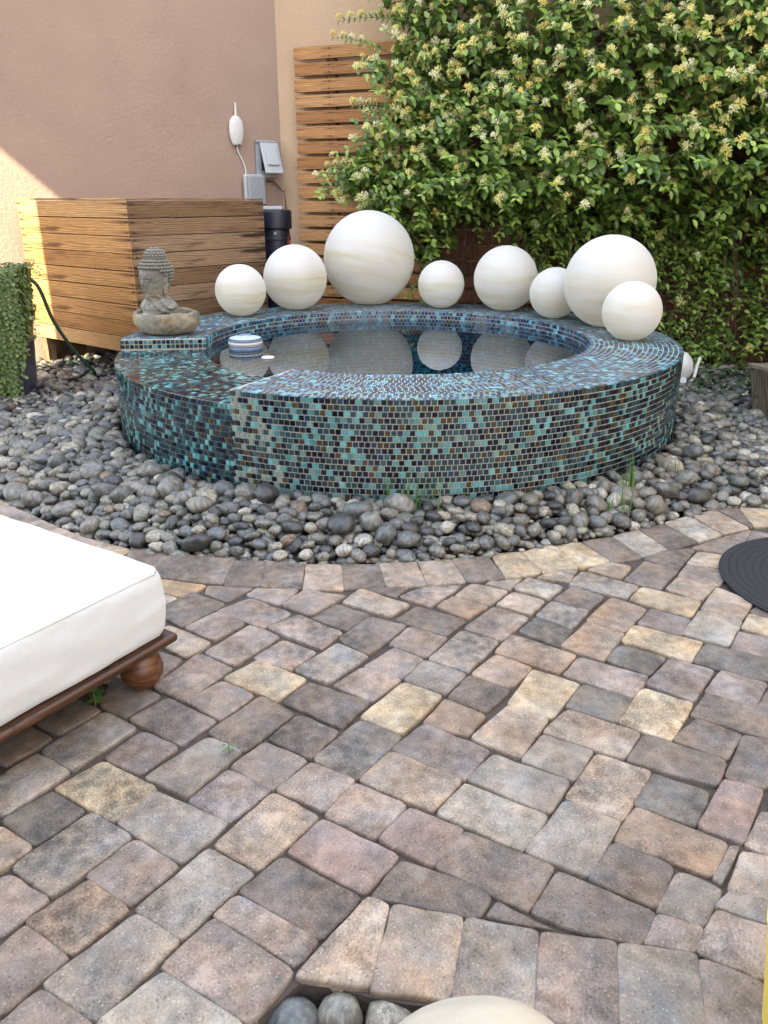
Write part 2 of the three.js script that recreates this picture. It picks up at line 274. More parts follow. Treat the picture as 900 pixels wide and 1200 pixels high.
// ------------------------------------------------------------------ patio of tumbled pavers
// outlines read off the photograph (enlargements: origin x, y, scale), laid on the ground plane
const TILES = { A: [0, 780, 2], B: [450, 780, 2], T1: [150, 600, 3], T2: [400, 600, 3], T3: [600, 580, 3], T4: [600, 720, 3], T5: [300, 750, 3], T6: [0, 780, 3], L1: [0, 940, 3], L2: [250, 900, 3], L3: [500, 880, 3], L4: [640, 880, 900 / 260], L5: [400, 1040, 1.8], N: [0, 0, 1] };
const PAVERS = {
  T1: 'd148,146 243,153 190,238 96,226|d245,155 372,165 330,252 190,240|d375,167 487,170 465,258 335,254|d490,170 622,178 608,268 468,262|t627,180 748,183 757,270 615,272|d752,183 885,185 905,262 760,270|d20,122 148,146 92,224 -40,196|o100,232 275,256 195,300 96,270|d280,258 440,265 345,312 270,284|p450,265 600,270 535,325 415,290|p625,270 765,295 640,362 538,325|d225,282 345,322 195,402 80,345|p430,300 575,355 480,405 310,345|d735,325 850,360 770,415 645,370|p315,350 412,390 300,450 200,405|p595,358 755,422 680,480 490,405|d850,365 980,398 845,500 740,445|p430,393 535,435 375,535 268,490|t140,395 295,458 205,508 60,440|p545,445 662,490 570,555 440,510|g735,460 845,505 705,600 585,555',
  N: 'p233,765 273,782 217,820 178,803|y303,772 358,795 325,821 262,794|u185,763 213,773 180,800 150,780|d305,815 345,836 285,880 243,858|p310,868 360,890 320,925 270,898|u267,900 318,924 267,963 220,937|d468,1007 553,1035 577,1050 560,1074 435,1049|d582,1054 652,1090 568,1073|d655,1020 770,1070 752,1107 665,1085 622,1067|g795,1020 847,1040 825,1085 770,1065|p772,1071 824,1087 815,1115 756,1105|d872,861 930,875 895,924 850,910|k62,927 100,950 40,990 0,960|g107,952 155,980 60,1050 12,1017|p250,1075 345,1137 292,1198 188,1132',
  T2: 't135,180 260,175 300,258 160,262|t270,172 385,165 440,245 305,255|d388,165 515,155 575,235 442,245|y527,147 630,140 705,212 580,235|y635,138 742,110 835,195 710,212|t65,270 240,325 165,365 5,315|d150,265 238,262 190,298 85,272|p300,258 420,258 315,330 205,295|t460,250 585,278 520,325 400,295|t525,245 630,237 590,272 510,252|l660,230 780,262 730,302 605,265|t720,215 830,200 800,245 690,228|b390,295 515,330 440,375 335,330|d265,330 440,378 370,432 190,378|p240,402 375,440 300,510 165,465|t605,280 715,310 665,358 545,322|p535,330 660,368 565,450 432,405|g740,310 870,345 810,405 685,360|k690,365 815,412 765,470 625,412|g425,415 555,455 440,560 305,515|b600,430 825,500 765,565 540,490|p185,475 290,515 205,590 75,545|g290,520 440,568 365,640 220,590',
  T3: 'y145,170 240,165 345,235 240,258|d245,160 350,145 460,218 350,235|l350,142 440,120 550,190 462,215|d440,118 530,100 650,165 555,190|l535,97 620,75 740,140 655,163|t622,68 715,52 835,115 745,135|d717,48 790,45 850,110 838,113|y800,45 905,48 912,108 852,110|g245,268 445,320 400,362 200,312|d215,318 325,355 270,405 145,365|b265,445 395,485 320,580 170,530|b350,358 475,400 395,480 260,440|t340,237 420,250 385,292 265,262|d530,195 645,190 585,260 465,225|d470,230 585,262 520,330 395,295|p632,184 745,147 838,125 815,170 757,205|t655,198 756,212 775,262 615,240|p615,242 780,270 720,320 580,290|t585,290 715,322 665,370 540,330|y455,320 665,372 630,428 412,365|t720,325 850,375 805,440 665,400|u490,398 628,435 600,490 440,450|l660,405 810,440 760,530 602,488|y430,455 670,515 630,585 385,510|y835,415 980,450 950,505 808,468|u800,478 940,512 905,575 770,540|d862,388 985,418 950,442 838,410',
  T4: 'k680,102 945,158 905,235 637,165|p235,147 480,215 430,290 178,210|k380,105 540,150 480,210 328,155|u560,150 712,192 640,302 470,240|u735,195 895,240 860,322 680,270|d690,270 945,335 910,435 628,350|p910,250 1010,280 970,345 868,322|y460,255 638,308 560,440 375,375|k250,245 425,292 370,378 188,322|y75,190 240,240 140,362 -15,310|t195,330 452,415 395,505 108,410|g110,420 285,478 215,585 33,510|d650,360 810,420 755,510 565,435|d465,418 755,515 720,600 403,510',
  T5: 'b845,47 972,95 895,165 755,115|d750,120 895,170 810,250 672,200|b665,205 808,262 745,335 585,290|t890,225 1030,275 930,410 755,340|t475,390 725,490 620,600 360,490|u590,290 825,385 735,490 475,380|y520,148 655,195 515,328 365,270|p375,95 508,140 405,215 272,160|d185,145 400,215 300,305 95,215|d150,262 290,320 195,415 42,345|k365,278 515,335 350,490 200,415|p195,428 348,492 245,600 70,525',
  T6: 'p780,52 895,102 775,188 652,122|d80,200 185,250 20,345 -80,300|d250,110 355,155 200,240 115,190|d400,40 565,105 440,180 350,140|g370,160 480,215 250,365 140,300|u590,110 760,190 635,275 450,185|u500,230 628,285 495,380 365,325|g735,250 850,300 655,460 510,390|y360,335 555,430 400,545 190,430|g130,305 245,370 10,525 -110,455',
  A: 'g360,290 535,365 425,460 272,365|p315,405 420,465 305,560 200,490|g490,425 595,485 425,640 315,570|b210,500 300,570 170,675 58,600|g320,580 420,640 225,835 100,745|t0,375 75,425 0,480 -75,430|p20,485 115,545 0,630 -95,570|p60,605 160,680 0,815 -105,740|p95,755 220,840 100,940 -30,860|l380,715 570,840 440,950 225,838',
  L2: 'p500,50 680,130 570,245 388,165|r690,138 880,215 775,345 580,245|r385,175 655,305 530,440 258,290|t210,85 372,170 155,358 0,270|p85,445 370,605 290,695 0,515|d240,310 520,455 375,600 90,430|t545,450 615,480 550,770 290,730',
  L3: 't600,5 790,70 690,240 485,165|g235,10 505,105 430,215 140,95|l135,110 430,225 340,350 35,215|g490,170 685,245 570,440 345,350|d135,280 450,405 355,560 25,400',
  L4: 'k435,88 668,165 610,300 360,215|r725,112 880,155 800,370 617,305|b360,225 740,370 680,505 275,365|d275,370 520,470 450,635 172,515|g745,380 790,386 712,545 672,514|p880,240 975,270 905,415 808,375|t800,400 965,440 920,610 740,555|g745,565 940,620 912,705 695,630|p690,645 925,715 885,930 610,810|p620,840 885,938 870,1190 655,1190',
  L5: 't110,35 257,60 228,235 60,215|g262,60 415,90 405,268 232,238|p422,92 580,115 585,300 410,272|g585,118 750,140 770,315 590,310',
};
const polyArea = (p) => { let a = 0; for (let i = 0; i < p.length; i++) { const q = p[(i + 1) % p.length]; a += p[i][0] * q[1] - q[0] * p[i][1]; } return a / 2; };
const centroid = (p) => [p.reduce((s, q) => s + q[0], 0) / p.length, p.reduce((s, q) => s + q[1], 0) / p.length];
const inPoly = (x, y, p) => { let c = false; for (let i = 0, j = p.length - 1; i < p.length; j = i++) if ((p[i][1] > y) !== (p[j][1] > y) && x < (p[j][0] - p[i][0]) * (y - p[i][1]) / (p[j][1] - p[i][1]) + p[i][0]) c = !c; return c; };
function insetPoly(p, d) { // straight inset of a convex outline
  const n = p.length, s = polyArea(p) > 0 ? 1 : -1, L = [];
  for (let i = 0; i < n; i++) { const a = p[i], b = p[(i + 1) % n], dx = b[0] - a[0], dy = b[1] - a[1], l = Math.hypot(dx, dy) || 1; L.push([a[0] - s * dy / l * d, a[1] + s * dx / l * d, dx / l, dy / l]); }
  return L.map((b, i) => { const a = L[(i + n - 1) % n], den = a[2] * b[3] - a[3] * b[2]; if (Math.abs(den) < 0.1) return [b[0], b[1]]; const t = ((b[0] - a[0]) * b[3] - (b[1] - a[1]) * b[2]) / den; return [a[0] + a[2] * t, a[1] + a[3] * t]; });
}
const satOverlap = (p, q, eps) => { for (const r of [p, q]) for (let i = 0; i < r.length; i++) { const a = r[i], b = r[(i + 1) % r.length], nx = b[1] - a[1], ny = a[0] - b[0], l = Math.hypot(nx, ny) || 1; let p0 = 1e9, p1 = -1e9, q0 = 1e9, q1 = -1e9; for (const v of p) { const t = (v[0] * nx + v[1] * ny) / l; p0 = Math.min(p0, t); p1 = Math.max(p1, t); } for (const v of q) { const t = (v[0] * nx + v[1] * ny) / l; q0 = Math.min(q0, t); q1 = Math.max(q1, t); } if (p1 < q0 + eps || q1 < p0 + eps) return false; } return true; };
function roundedOutline(p, r, perEdge) {
  const out = [], n = p.length;
  for (let i = 0; i < n; i++) {
    const a = p[(i + n - 1) % n], b = p[i], c = p[(i + 1) % n];
    const la = Math.hypot(a[0] - b[0], a[1] - b[1]), lc = Math.hypot(c[0] - b[0], c[1] - b[1]), ra = Math.min(r, la * 0.35), rc = Math.min(r, lc * 0.35);
    const s = [b[0] + (a[0] - b[0]) / la * ra, b[1] + (a[1] - b[1]) / la * ra], e = [b[0] + (c[0] - b[0]) / lc * rc, b[1] + (c[1] - b[1]) / lc * rc];
    for (let k = 0; k < 3; k++) { const t = k / 2; out.push([(1 - t) * (1 - t) * s[0] + 2 * t * (1 - t) * b[0] + t * t * e[0], (1 - t) * (1 - t) * s[1] + 2 * t * (1 - t) * b[1] + t * t * e[1]]); }
    const rn = Math.min(r, lc * 0.35), s2 = e, e2 = [c[0] + (b[0] - c[0]) / lc * rn, c[1] + (b[1] - c[1]) / lc * rn];
    for (let k = 1; k < perEdge; k++) out.push([lerp(s2[0], e2[0], k / perEdge), lerp(s2[1], e2[1], k / perEdge)]);
  }
  return out;
}
function paverGeo(poly, thick = 0.065) {
  const small = 2 * Math.abs(polyArea(poly)) / poly.reduce((q, a, i) => q + Math.hypot(a[0] - poly[(i + 1) % poly.length][0], a[1] - poly[(i + 1) % poly.length][1]), 0), fit = Math.min(1, small / 0.055);
  let p = insetPoly(poly, small < 0.03 ? 0.0005 : -0.0045); if (polyArea(p) < 0) p = p.slice().reverse();
  const o = roundedOutline(p, 0.018 * fit, 4), c = centroid(p), n = o.length, ph = rnd() * 90, pos = [], uv = [], idx = [];
  const jig = o.map((q) => 0.0035 * nz(q[0] * 22, q[1] * 22, ph) + 0.0015 * nz(q[0] * 70, q[1] * 70, ph));
  const tilt = [rr(-0.006, 0.006), rr(-0.006, 0.006)], lift = rr(-0.002, 0.003);
  const rings = [[0.001, -thick], [0, -0.008], [0.0018, -0.0026], [0.0055, -0.0004], [0.020, 0.0008]], ua = rnd() * 6.28, uo = [rnd() * 5, rnd() * 5];
  const push = (x, z, y) => { pos.push(x, y + lift + tilt[0] * (x - c[0]) + tilt[1] * (z - c[1]), z); const a = x - c[0], b = z - c[1]; uv.push((a * Math.cos(ua) - b * Math.sin(ua) + y * 0.6) / 0.75 + uo[0], (a * Math.sin(ua) + b * Math.cos(ua) + y * 0.8) / 0.75 + uo[1]); };
  for (const [ins, y] of rings) for (let i = 0; i < n; i++) {
    const dx = c[0] - o[i][0], dz = c[1] - o[i][1], l = Math.hypot(dx, dz), d = (ins * 1.15 + jig[i]) * fit;
    const x = o[i][0] + dx / l * d, z = o[i][1] + dz / l * d;
    push(x, z, y + (y > -0.02 ? 0.003 * nz(x * 30, z * 30, ph + 4) : 0));
  }
  push(c[0], c[1], 0.002 + 0.002 * nz(c[0] * 20, c[1] * 20, ph));
  for (let r = 0; r < rings.length - 1; r++) for (let i = 0; i < n; i++) { const a = r * n + i, b = r * n + (i + 1) % n; idx.push(a, a + n, b, b, a + n, b + n); }
  const t = (rings.length - 1) * n; for (let i = 0; i < n; i++) idx.push(t + i, rings.length * n, t + (i + 1) % n);
  return meshGeo(pos, idx, uv);
}
// edge of the pebble bed (pebble side of the soldier course) and the round bed at our feet
const bedEdge = [[-1.929, 3.711], [-1.356, 3.255], [-0.906, 3.036], [-0.6, 2.985], [-0.177, 2.955], [0.14, 2.98], [0.47, 3.04], [0.877, 3.2], [1.27, 3.38], [1.6, 3.575], [1.93, 3.6], [2.7, 3.62], [5, 3.7]];
const bedEdgeLeft = [[-5.2, 5.6], [-4, 5.0], [-2.9, 4.42]];
const bedPoly = [...bedEdgeLeft, ...bedEdge, [5.2, 6.2], [3.6, 6.75], [-1.0, 8.45], [-5.3, 5.85]].map(([x, f]) => [x, -f]);
const holePts = [[285, 1205], [350, 1148], [396, 1153], [432, 1163], [480, 1172]].map(([x, y]) => { const p = onHeight(x, y); return [p.x, p.z]; });
const holePoly = [...holePts, [0.62, -1.0], [0.75, -0.8], [0.7, -0.55], [0.2, -0.35], [-0.25, -0.5], [-0.4, -0.8]];
const pavers = [];
for (const [t, list] of Object.entries(PAVERS)) { const [ox, oy, s] = TILES[t]; for (const e of list.split('|')) { const poly = e.slice(1).split(' ').map((q) => { const [x, y] = q.split(',').map(Number), p = onHeight(x / s + ox, y / s + oy); return [p.x, p.z]; }); pavers.push({ tone: e[0], poly, seen: true }); } }
{ // the same paving carried on beyond the frame: soldier course along the bed, then the field
  reseed(5);
  const tones = 'ppgtudgkblpyt';
  const add = (poly) => { const c = centroid(poly); if (pavers.some((q) => Math.hypot(q.poly[0][0] - c[0], q.poly[0][1] - c[1]) < 0.6 && satOverlap(poly, q.poly, 0.012))) return false; pavers.push({ tone: tones[Math.floor(rnd() * tones.length)], poly, seen: false }); return true; };
  const line = [...bedEdgeLeft, ...bedEdge].map(([x, f]) => V(x, 0, -f)), curve = new THREE.CatmullRomCurve3(line), L = curve.getLength(), n = Math.round(L / 0.155), pts = curve.getSpacedPoints(n);
  for (let i = 0; i < n; i++) { const a = pts[i], b = pts[i + 1], q = (p, k) => { const d = b.clone().sub(a).normalize(); return [p.x - d.z * k, p.z + d.x * k]; }; add([q(a, 0.008), q(b, 0.008), q(b, 0.22), q(a, 0.22)]); }
  const th = -31 * Math.PI / 180, ux = Math.cos(th), uf = Math.sin(th), vx = -uf, vf = ux, U = 0.0735;
  const W = (i, j) => [0.569 + (i * ux + j * vx) * U, -(1.755 + (i * uf + j * vf) * U)];
  const cells = []; for (let j = -60; j < 90; j += 2) for (let i = -90 + (j / 2 % 3); i < 90;) { const w = rnd() < 0.55 ? 3 : 2; cells.push([i, j, w]); i += w; }
  const inField = (x, z) => { const f = -z; if (x < -3.2 || x > 3.2 || f < -0.9 || inPoly(x, z, bedPoly) || inPoly(x, z, holePoly)) return false; let lo = 9; for (const [a, b] of [...bedEdgeLeft, ...bedEdge]) lo = Math.min(lo, Math.hypot(x - a, f - b)); return f < 4.9; };
  for (const [i, j, w] of cells) {
    for (const [a, b, c, d] of [[i, j, i + w, j + 2], [i, j, i + 2, j + 2], [i + 1, j, i + w, j + 2], [i, j, i + w, j + 1], [i, j + 1, i + w, j + 2]]) {
      const poly = [W(a, b), W(c, b), W(c, d), W(a, d)]; if (!poly.every((q) => inField(...q))) continue; if (add(poly)) break;
    }
  }
}
{
  const o = new THREE.Group(); o.name = 'patio'; scene.add(o); tag(o, 'patio of tumbled pavers in brown, grey and tan', null, null, 'structure');
  const s = new THREE.Shape([[-4.2, -1.6], [-4.2, 5.2], ...bedEdgeLeft.slice(1), ...bedEdge.slice(0, -1), [3.4, 3.63], [3.4, -1.6]].map(([x, f]) => new THREE.Vector2(x, f)));
  s.holes.push(new THREE.Path(holePoly.map(([x, z]) => new THREE.Vector2(x, -z))));
  const g = new THREE.ExtrudeGeometry(s, { depth: 0.09, bevelEnabled: false }); g.rotateX(-Math.PI / 2); g.translate(0, -0.103, 0);
  part('sand_bed', g, M.sand, o);
  reseed(11);
  const view = pavers.map((p) => { const c = centroid(p.poly), q = toPhoto(V(c[0], 0, c[1])); const inside = q[2] > 0.3 && q[0] > -40 && q[0] < 940 && q[1] < 1230 && q[1] > 560; return inside ? Math.abs(polyArea(p.poly)) / q[2] ** 3 : 0; });
  const order = pavers.map((p, i) => i).sort((a, b) => view[b] - view[a]), rest = [];
  order.forEach((i, rank) => {
    const p = pavers[i], g = paverGeo(p.poly), mats = paverMats[p.tone] || paverMats.p;
    if (rank < 300) part('paver', g, mats[Math.floor(rnd() * 3)], o);
    else { const c = TONES[p.tone] || TONES.p, k = rr(0.93, 1.07), n = g.attributes.position.count; g.setAttribute('color', new THREE.Float32BufferAttribute(Array.from({ length: n * 3 }, (_, q) => c[q % 3] * k), 3)); rest.push(g); }
  });
  if (rest.length) tag(part('more_pavers', mergeGeometries(rest), std({ color: 0xffffff, vertexColors: true, map: paverMap, bumpMap: paverBump, bumpScale: 0.004, roughness: 0.82 }), o), null, null, null, 'stuff');
  console.log('pavers', pavers.length, 'seen', pavers.filter((p) => p.seen).length, 'rest', rest.length);
}

// ------------------------------------------------------------------ mosaic spa
{
  const { c, Ro, Ri, rim, spill } = SPA, o = thing('mosaic_spa', 'raised round spa clad in blue, brown and aqua glass mosaic tiles', 'spa', [c.x, 0, c.z]);
  const ang = (px, py) => { const p = onHeight(px, py, rim); return Math.atan2(p.z - c.z, p.x - c.x); };
  // angles measured with z towards us: 0 right, +pi/2 front, pi left
  const aL = ang(142, 398.5), aR = ang(276, 454.5), TAU = Math.PI * 2;
  const notch = (a) => { let t = ((a % TAU) + TAU) % TAU; const l = ((aL % TAU) + TAU) % TAU, r = ((aR % TAU) + TAU) % TAU; return t > r && t < l; };
  const l0 = ((aL % TAU) + TAU) % TAU, r0 = ((aR % TAU) + TAU) % TAU;
  console.log('spa notch', r0 * 57.3, l0 * 57.3);
  const P = (a, r, y) => V(Math.cos(a) * r, y, Math.sin(a) * r);
  // grout shells
  const arcSolid = (a0, a1, yTop, seg, lip) => { // solid ring sector from the ground to yTop
    const pos = [], idx = [], pr = [[Ro - 0.003, -0.12], [Ro - 0.003, yTop - 0.006], [Ro - 0.007, yTop + lip], [Ri + 0.007, yTop + lip], [Ri + 0.003, yTop - 0.006], [Ri + 0.003, -0.5]], n = pr.length;
    for (let i = 0; i <= seg; i++) { const a = lerp(a0, a1, i / seg); for (const [r, y] of pr) { const q = P(a, r, y); pos.push(q.x, q.y, q.z); } }
    for (let i = 0; i < seg; i++) for (let k = 0; k < n; k++) { const a = i * n + k, b = i * n + (k + 1) % n; idx.push(a, b, a + n, b, b + n, a + n); }
    for (const i of [0, seg]) for (let k = 1; k < n - 1; k++) i ? idx.push(i * n, i * n + k, i * n + k + 1) : idx.push(0, k + 1, k);
    const g = meshGeo(pos, idx).toNonIndexed(); g.computeVertexNormals(); return g;
  };
  part('wall', arcSolid(l0 - TAU, r0, rim, 150, 0.0006), M.grout, o);
  part('spillway', arcSolid(r0, l0, spill, 50, -0.003), M.groutWet, o);
  const fl = new THREE.CircleGeometry(Ri + 0.003, 64); fl.rotateX(-Math.PI / 2); part('pool_floor', fl, M.pool, o, [0, -0.45, 0]);
  const iw = new THREE.CylinderGeometry(Ri + 0.002, Ri + 0.002, 0.72, 96, 1, true); part('pool_lining', iw, M.pool, o, [0, -0.14, 0]);
  // glass tiles: bevelled chips
  const PAL = [[0.004, 0.007, 0.016], [0.007, 0.014, 0.026], [0.018, 0.046, 0.055], [0.028, 0.070, 0.075], [0.055, 0.040, 0.020], [0.020, 0.030, 0.034], [0.065, 0.215, 0.225], [0.095, 0.28, 0.285], [0.115, 0.21, 0.19], [0.016, 0.034, 0.060]];
  const BLUE = [[0.014, 0.03, 0.075], [0.022, 0.05, 0.11], [0.035, 0.10, 0.165], [0.05, 0.135, 0.20], [0.06, 0.055, 0.05], [0.04, 0.06, 0.10], [0.09, 0.30, 0.37], [0.13, 0.37, 0.43], [0.10, 0.22, 0.27], [0.06, 0.065, 0.11]];
  const WGT = [18, 33, 47, 59, 70, 76, 83, 88, 95, 100], WWET = [14, 28, 44, 58, 64, 70, 80, 88, 95, 100];
  class Chips {
    constructor() { this.pos = []; this.col = []; this.idx = []; this.n = 0; }
    // centre p, unit axes u (along), v (across), n (out), half sizes
    add(p, u, v, n, hu, hv, w, wet, blue, flat, limed) {
      const tl = flat ? 0.034 : 0.030, t1 = rr(-tl, tl), t2 = rr(-tl, tl), r = rnd() * 100; let k = (wet ? WWET : WGT).findIndex((q) => r < q); if (k < 0) k = 0; const b = rr(0.8, 1.25), cc = (blue ? BLUE : PAL)[k].map((x, q) => (limed ? lerp(x * b, [0.34, 0.40, 0.34][q], 0.55) : x * b));
      const add = (a, d, h) => { const h2 = h + (h > 0 ? t1 * a + t2 * d : 0); this.pos.push(p.x + u.x * a + v.x * d + n.x * h2, p.y + u.y * a + v.y * d + n.y * h2, p.z + u.z * a + v.z * d + n.z * h2); this.col.push(...cc); };
      const h = flat ? 0.0027 : 0.0022, e = 0.0014;
      for (const [s, hh] of [[0, -0.004], [e, h]]) { add(-hu + s, -hv + s, hh); add(hu - s, -hv + s, hh); add(hu - s * w, hv - s, hh); add(-hu + s * w, hv - s, hh); }
      const q = this.n; for (let i = 0; i < 4; i++) { const j = (i + 1) % 4; this.idx.push(q + i, q + j, q + 4 + i, q + j, q + 4 + j, q + 4 + i); } this.idx.push(q + 4, q + 5, q + 6, q + 4, q + 6, q + 7); this.n += 8;
    }
    geo() { const g = meshGeo(this.pos, this.idx, null, this.col).toNonIndexed(); g.computeVertexNormals(); return g; }
  }
  const T = 0.0282, J = 0.0035, up = V(0, 1, 0);
  reseed(21);
  const dry = new Chips(), wet = new Chips(), coping = new Chips(), inner = new Chips();
  const nC = Math.round(TAU * Ro / T), stepA = TAU / nC;
  for (let k = 0; k < 21; k++) {
    const w = (T - J) / 2;
    for (let i = 0; i < nC; i++) {
      const a = (i + (k % 2) * 0.5 + 0.12 * Math.sin(k * 2.1)) * stepA, nt = notch(a), y = (nt ? spill - 0.003 : rim - 0.0005) - T * (k + 0.5);
      const n = P(a, 1, 0), u = V(-Math.sin(a), 0, Math.cos(a)).multiplyScalar(-1);
      (nt ? wet : dry).add(P(a, Ro - 0.001, y + rr(-0.0006, 0.0006)), u, up, n, w * rr(0.97, 1.01), w * rr(0.97, 1.01), 1, nt, false, false, !nt && r0 - a > 0 && r0 - a < 0.16 && rnd() < 0.42 * (1 - (r0 - a) / 0.16) + 0.06);
    }
  }
  const rows = Math.round((Ro - Ri) / T), tr = (Ro - Ri) / rows;
  for (let k = 0; k < rows; k++) {
    const r = Ri + tr * (k + 0.5), n = Math.round(TAU * r / T), off = rnd();
    for (let i = 0; i < n; i++) {
      const a = (i + off) / n * TAU, nt = notch(a), y = nt ? spill - 0.004 * (r - Ri) : rim, u = V(-Math.sin(a), 0, Math.cos(a)), v = P(a, -1, 0);
      const edge = Math.min(Math.abs(((a - r0 + 9 * Math.PI) % TAU) - Math.PI), Math.abs(((a - l0 + 9 * Math.PI) % TAU) - Math.PI)) * r; if (edge < T * 0.36) continue;
      (nt ? wet : coping).add(P(a, r, y - 0.001), u, v, up, (T - J * 0.8) / 2 * rr(0.96, 1.01), (tr - J * 0.65) / 2, 1, nt, !nt && rnd() < 0.55, true);  // rim: blue sky reflection is put into the colour as bluer chips
    }
  }
  const nI = Math.round(TAU * Ri / T);
  for (let k = 0; k < 36; k++) for (let i = 0; i < nI; i++) {
    const a = (i + (k % 2) * 0.5) / nI * TAU, y = rim - T * (k + 0.5), nt = notch(a); if (nt && y > spill - T * 0.4) continue;
    inner.add(P(a, Ri + 0.001, y), V(-Math.sin(a), 0, Math.cos(a)), up, P(a, -1, 0), (T - J) / 2, (T - J) / 2, 1, 0, true);
  }
  const floorChips = new Chips(), TF = 0.0282; // mosaic floor of the pool
  for (let i = -44; i <= 44; i++) for (let j = -44; j <= 44; j++) { const x = i * TF, z = (j + (i % 2 ? 0.5 : 0)) * TF; if (Math.hypot(x, z) < Ri - 0.02) floorChips.add(V(x, -0.448, z), V(0, 0, 1), V(1, 0, 0), up, (TF - J) / 2, (TF - J) / 2, 1, 0, true); }
  tag(part('floor_tiles', floorChips.geo(), M.tileWet, o), null, null, null, 'stuff');
  for (const [a, s] of [[l0, -1], [r0, 1]]) { // the two cut ends of the raised rim, facing the spillway
    const n = V(-Math.sin(a), 0, Math.cos(a)).multiplyScalar(s), u = P(a, 1, 0);
    for (let k = 0; k < 2; k++) for (let i = 0; i < rows; i++) dry.add(P(a, Ri + tr * (i + 0.5 + (k ? 0.0 : 0)), rim - 0.0005 - T * (k + 0.55)).addScaledVector(n, 0.001), s > 0 ? u.clone().negate() : u, up, n, (tr - J) / 2, (T - J) / 2, 1, 0);
  }
  for (const [nm, ch, m] of [['wall_tiles', dry, M.tile], ['rim_tiles', coping, M.tileRim], ['pool_tiles', inner, M.tileWet], ['spillway_tiles', wet, M.tileWet]]) tag(part(nm, ch.geo(), m, o), null, null, null, 'stuff');
  const w = new THREE.CircleGeometry(Ri - 0.001, 96); w.rotateX(-Math.PI / 2);
  const water = struct('water', w, M.water); water.position.set(c.x, spill - 0.006, c.z);
  shade(o);
}
// ------------------------------------------------------------------ river pebbles
reseed(31);
const pebbleGeos = Array.from({ length: 10 }, (_, k) => {
  let g = new THREE.IcosahedronGeometry(1, 4); g = mergeVertices((g.deleteAttribute('normal'), g.deleteAttribute('uv'), g), 1e-4);
  const p = g.attributes.position, uv = [], e = rr(2.0, 2.6);
  for (let i = 0; i < p.count; i++) {
    const d = V(p.getX(i), p.getY(i), p.getZ(i)), L = Math.pow(Math.pow(Math.abs(d.x), e) + Math.pow(Math.abs(d.y), 2) + Math.pow(Math.abs(d.z), e), -1 / e);
    const q = L * (1 + 0.20 * nz(d.x * 0.9 + k * 5, d.y * 0.9, d.z * 0.9) + 0.07 * nz(d.x * 2.1 + k * 3, d.y * 2.1, d.z * 2.1));
    p.setXYZ(i, d.x * q, d.y * q, d.z * q); uv.push(0.5 + 0.5 * d.x * 0.9 + 0.21 * k, 0.5 + 0.5 * d.z * 0.9 + 0.3 * d.y);
  }
  g.setAttribute('uv', new THREE.Float32BufferAttribute(uv, 2)); g.computeVertexNormals(); return g;
});
const distSpa = (x, z) => Math.hypot(x - SPA.c.x, z - SPA.c.z) - SPA.Ro;
const edgePts = new THREE.CatmullRomCurve3([...bedEdgeLeft, ...bedEdge].map(([x, f]) => V(x, 0, -f))).getSpacedPoints(240);
const distEdge = (x, z) => { let m = 9; for (const p of edgePts) { const d = (p.x - x) ** 2 + (p.z - z) ** 2; if (d < m) m = d; } return Math.sqrt(Math.min(m, 81)); };
const bedH = (x, z) => { const e = distEdge(x, z), s = Math.max(0, distSpa(x, z)); return -0.035 + 0.055 * sstep(0, 0.25, e) + 0.065 * sstep(0.85, 0.05, s) + 0.012 * nz(x * 2.3, z * 2.3, 7); };
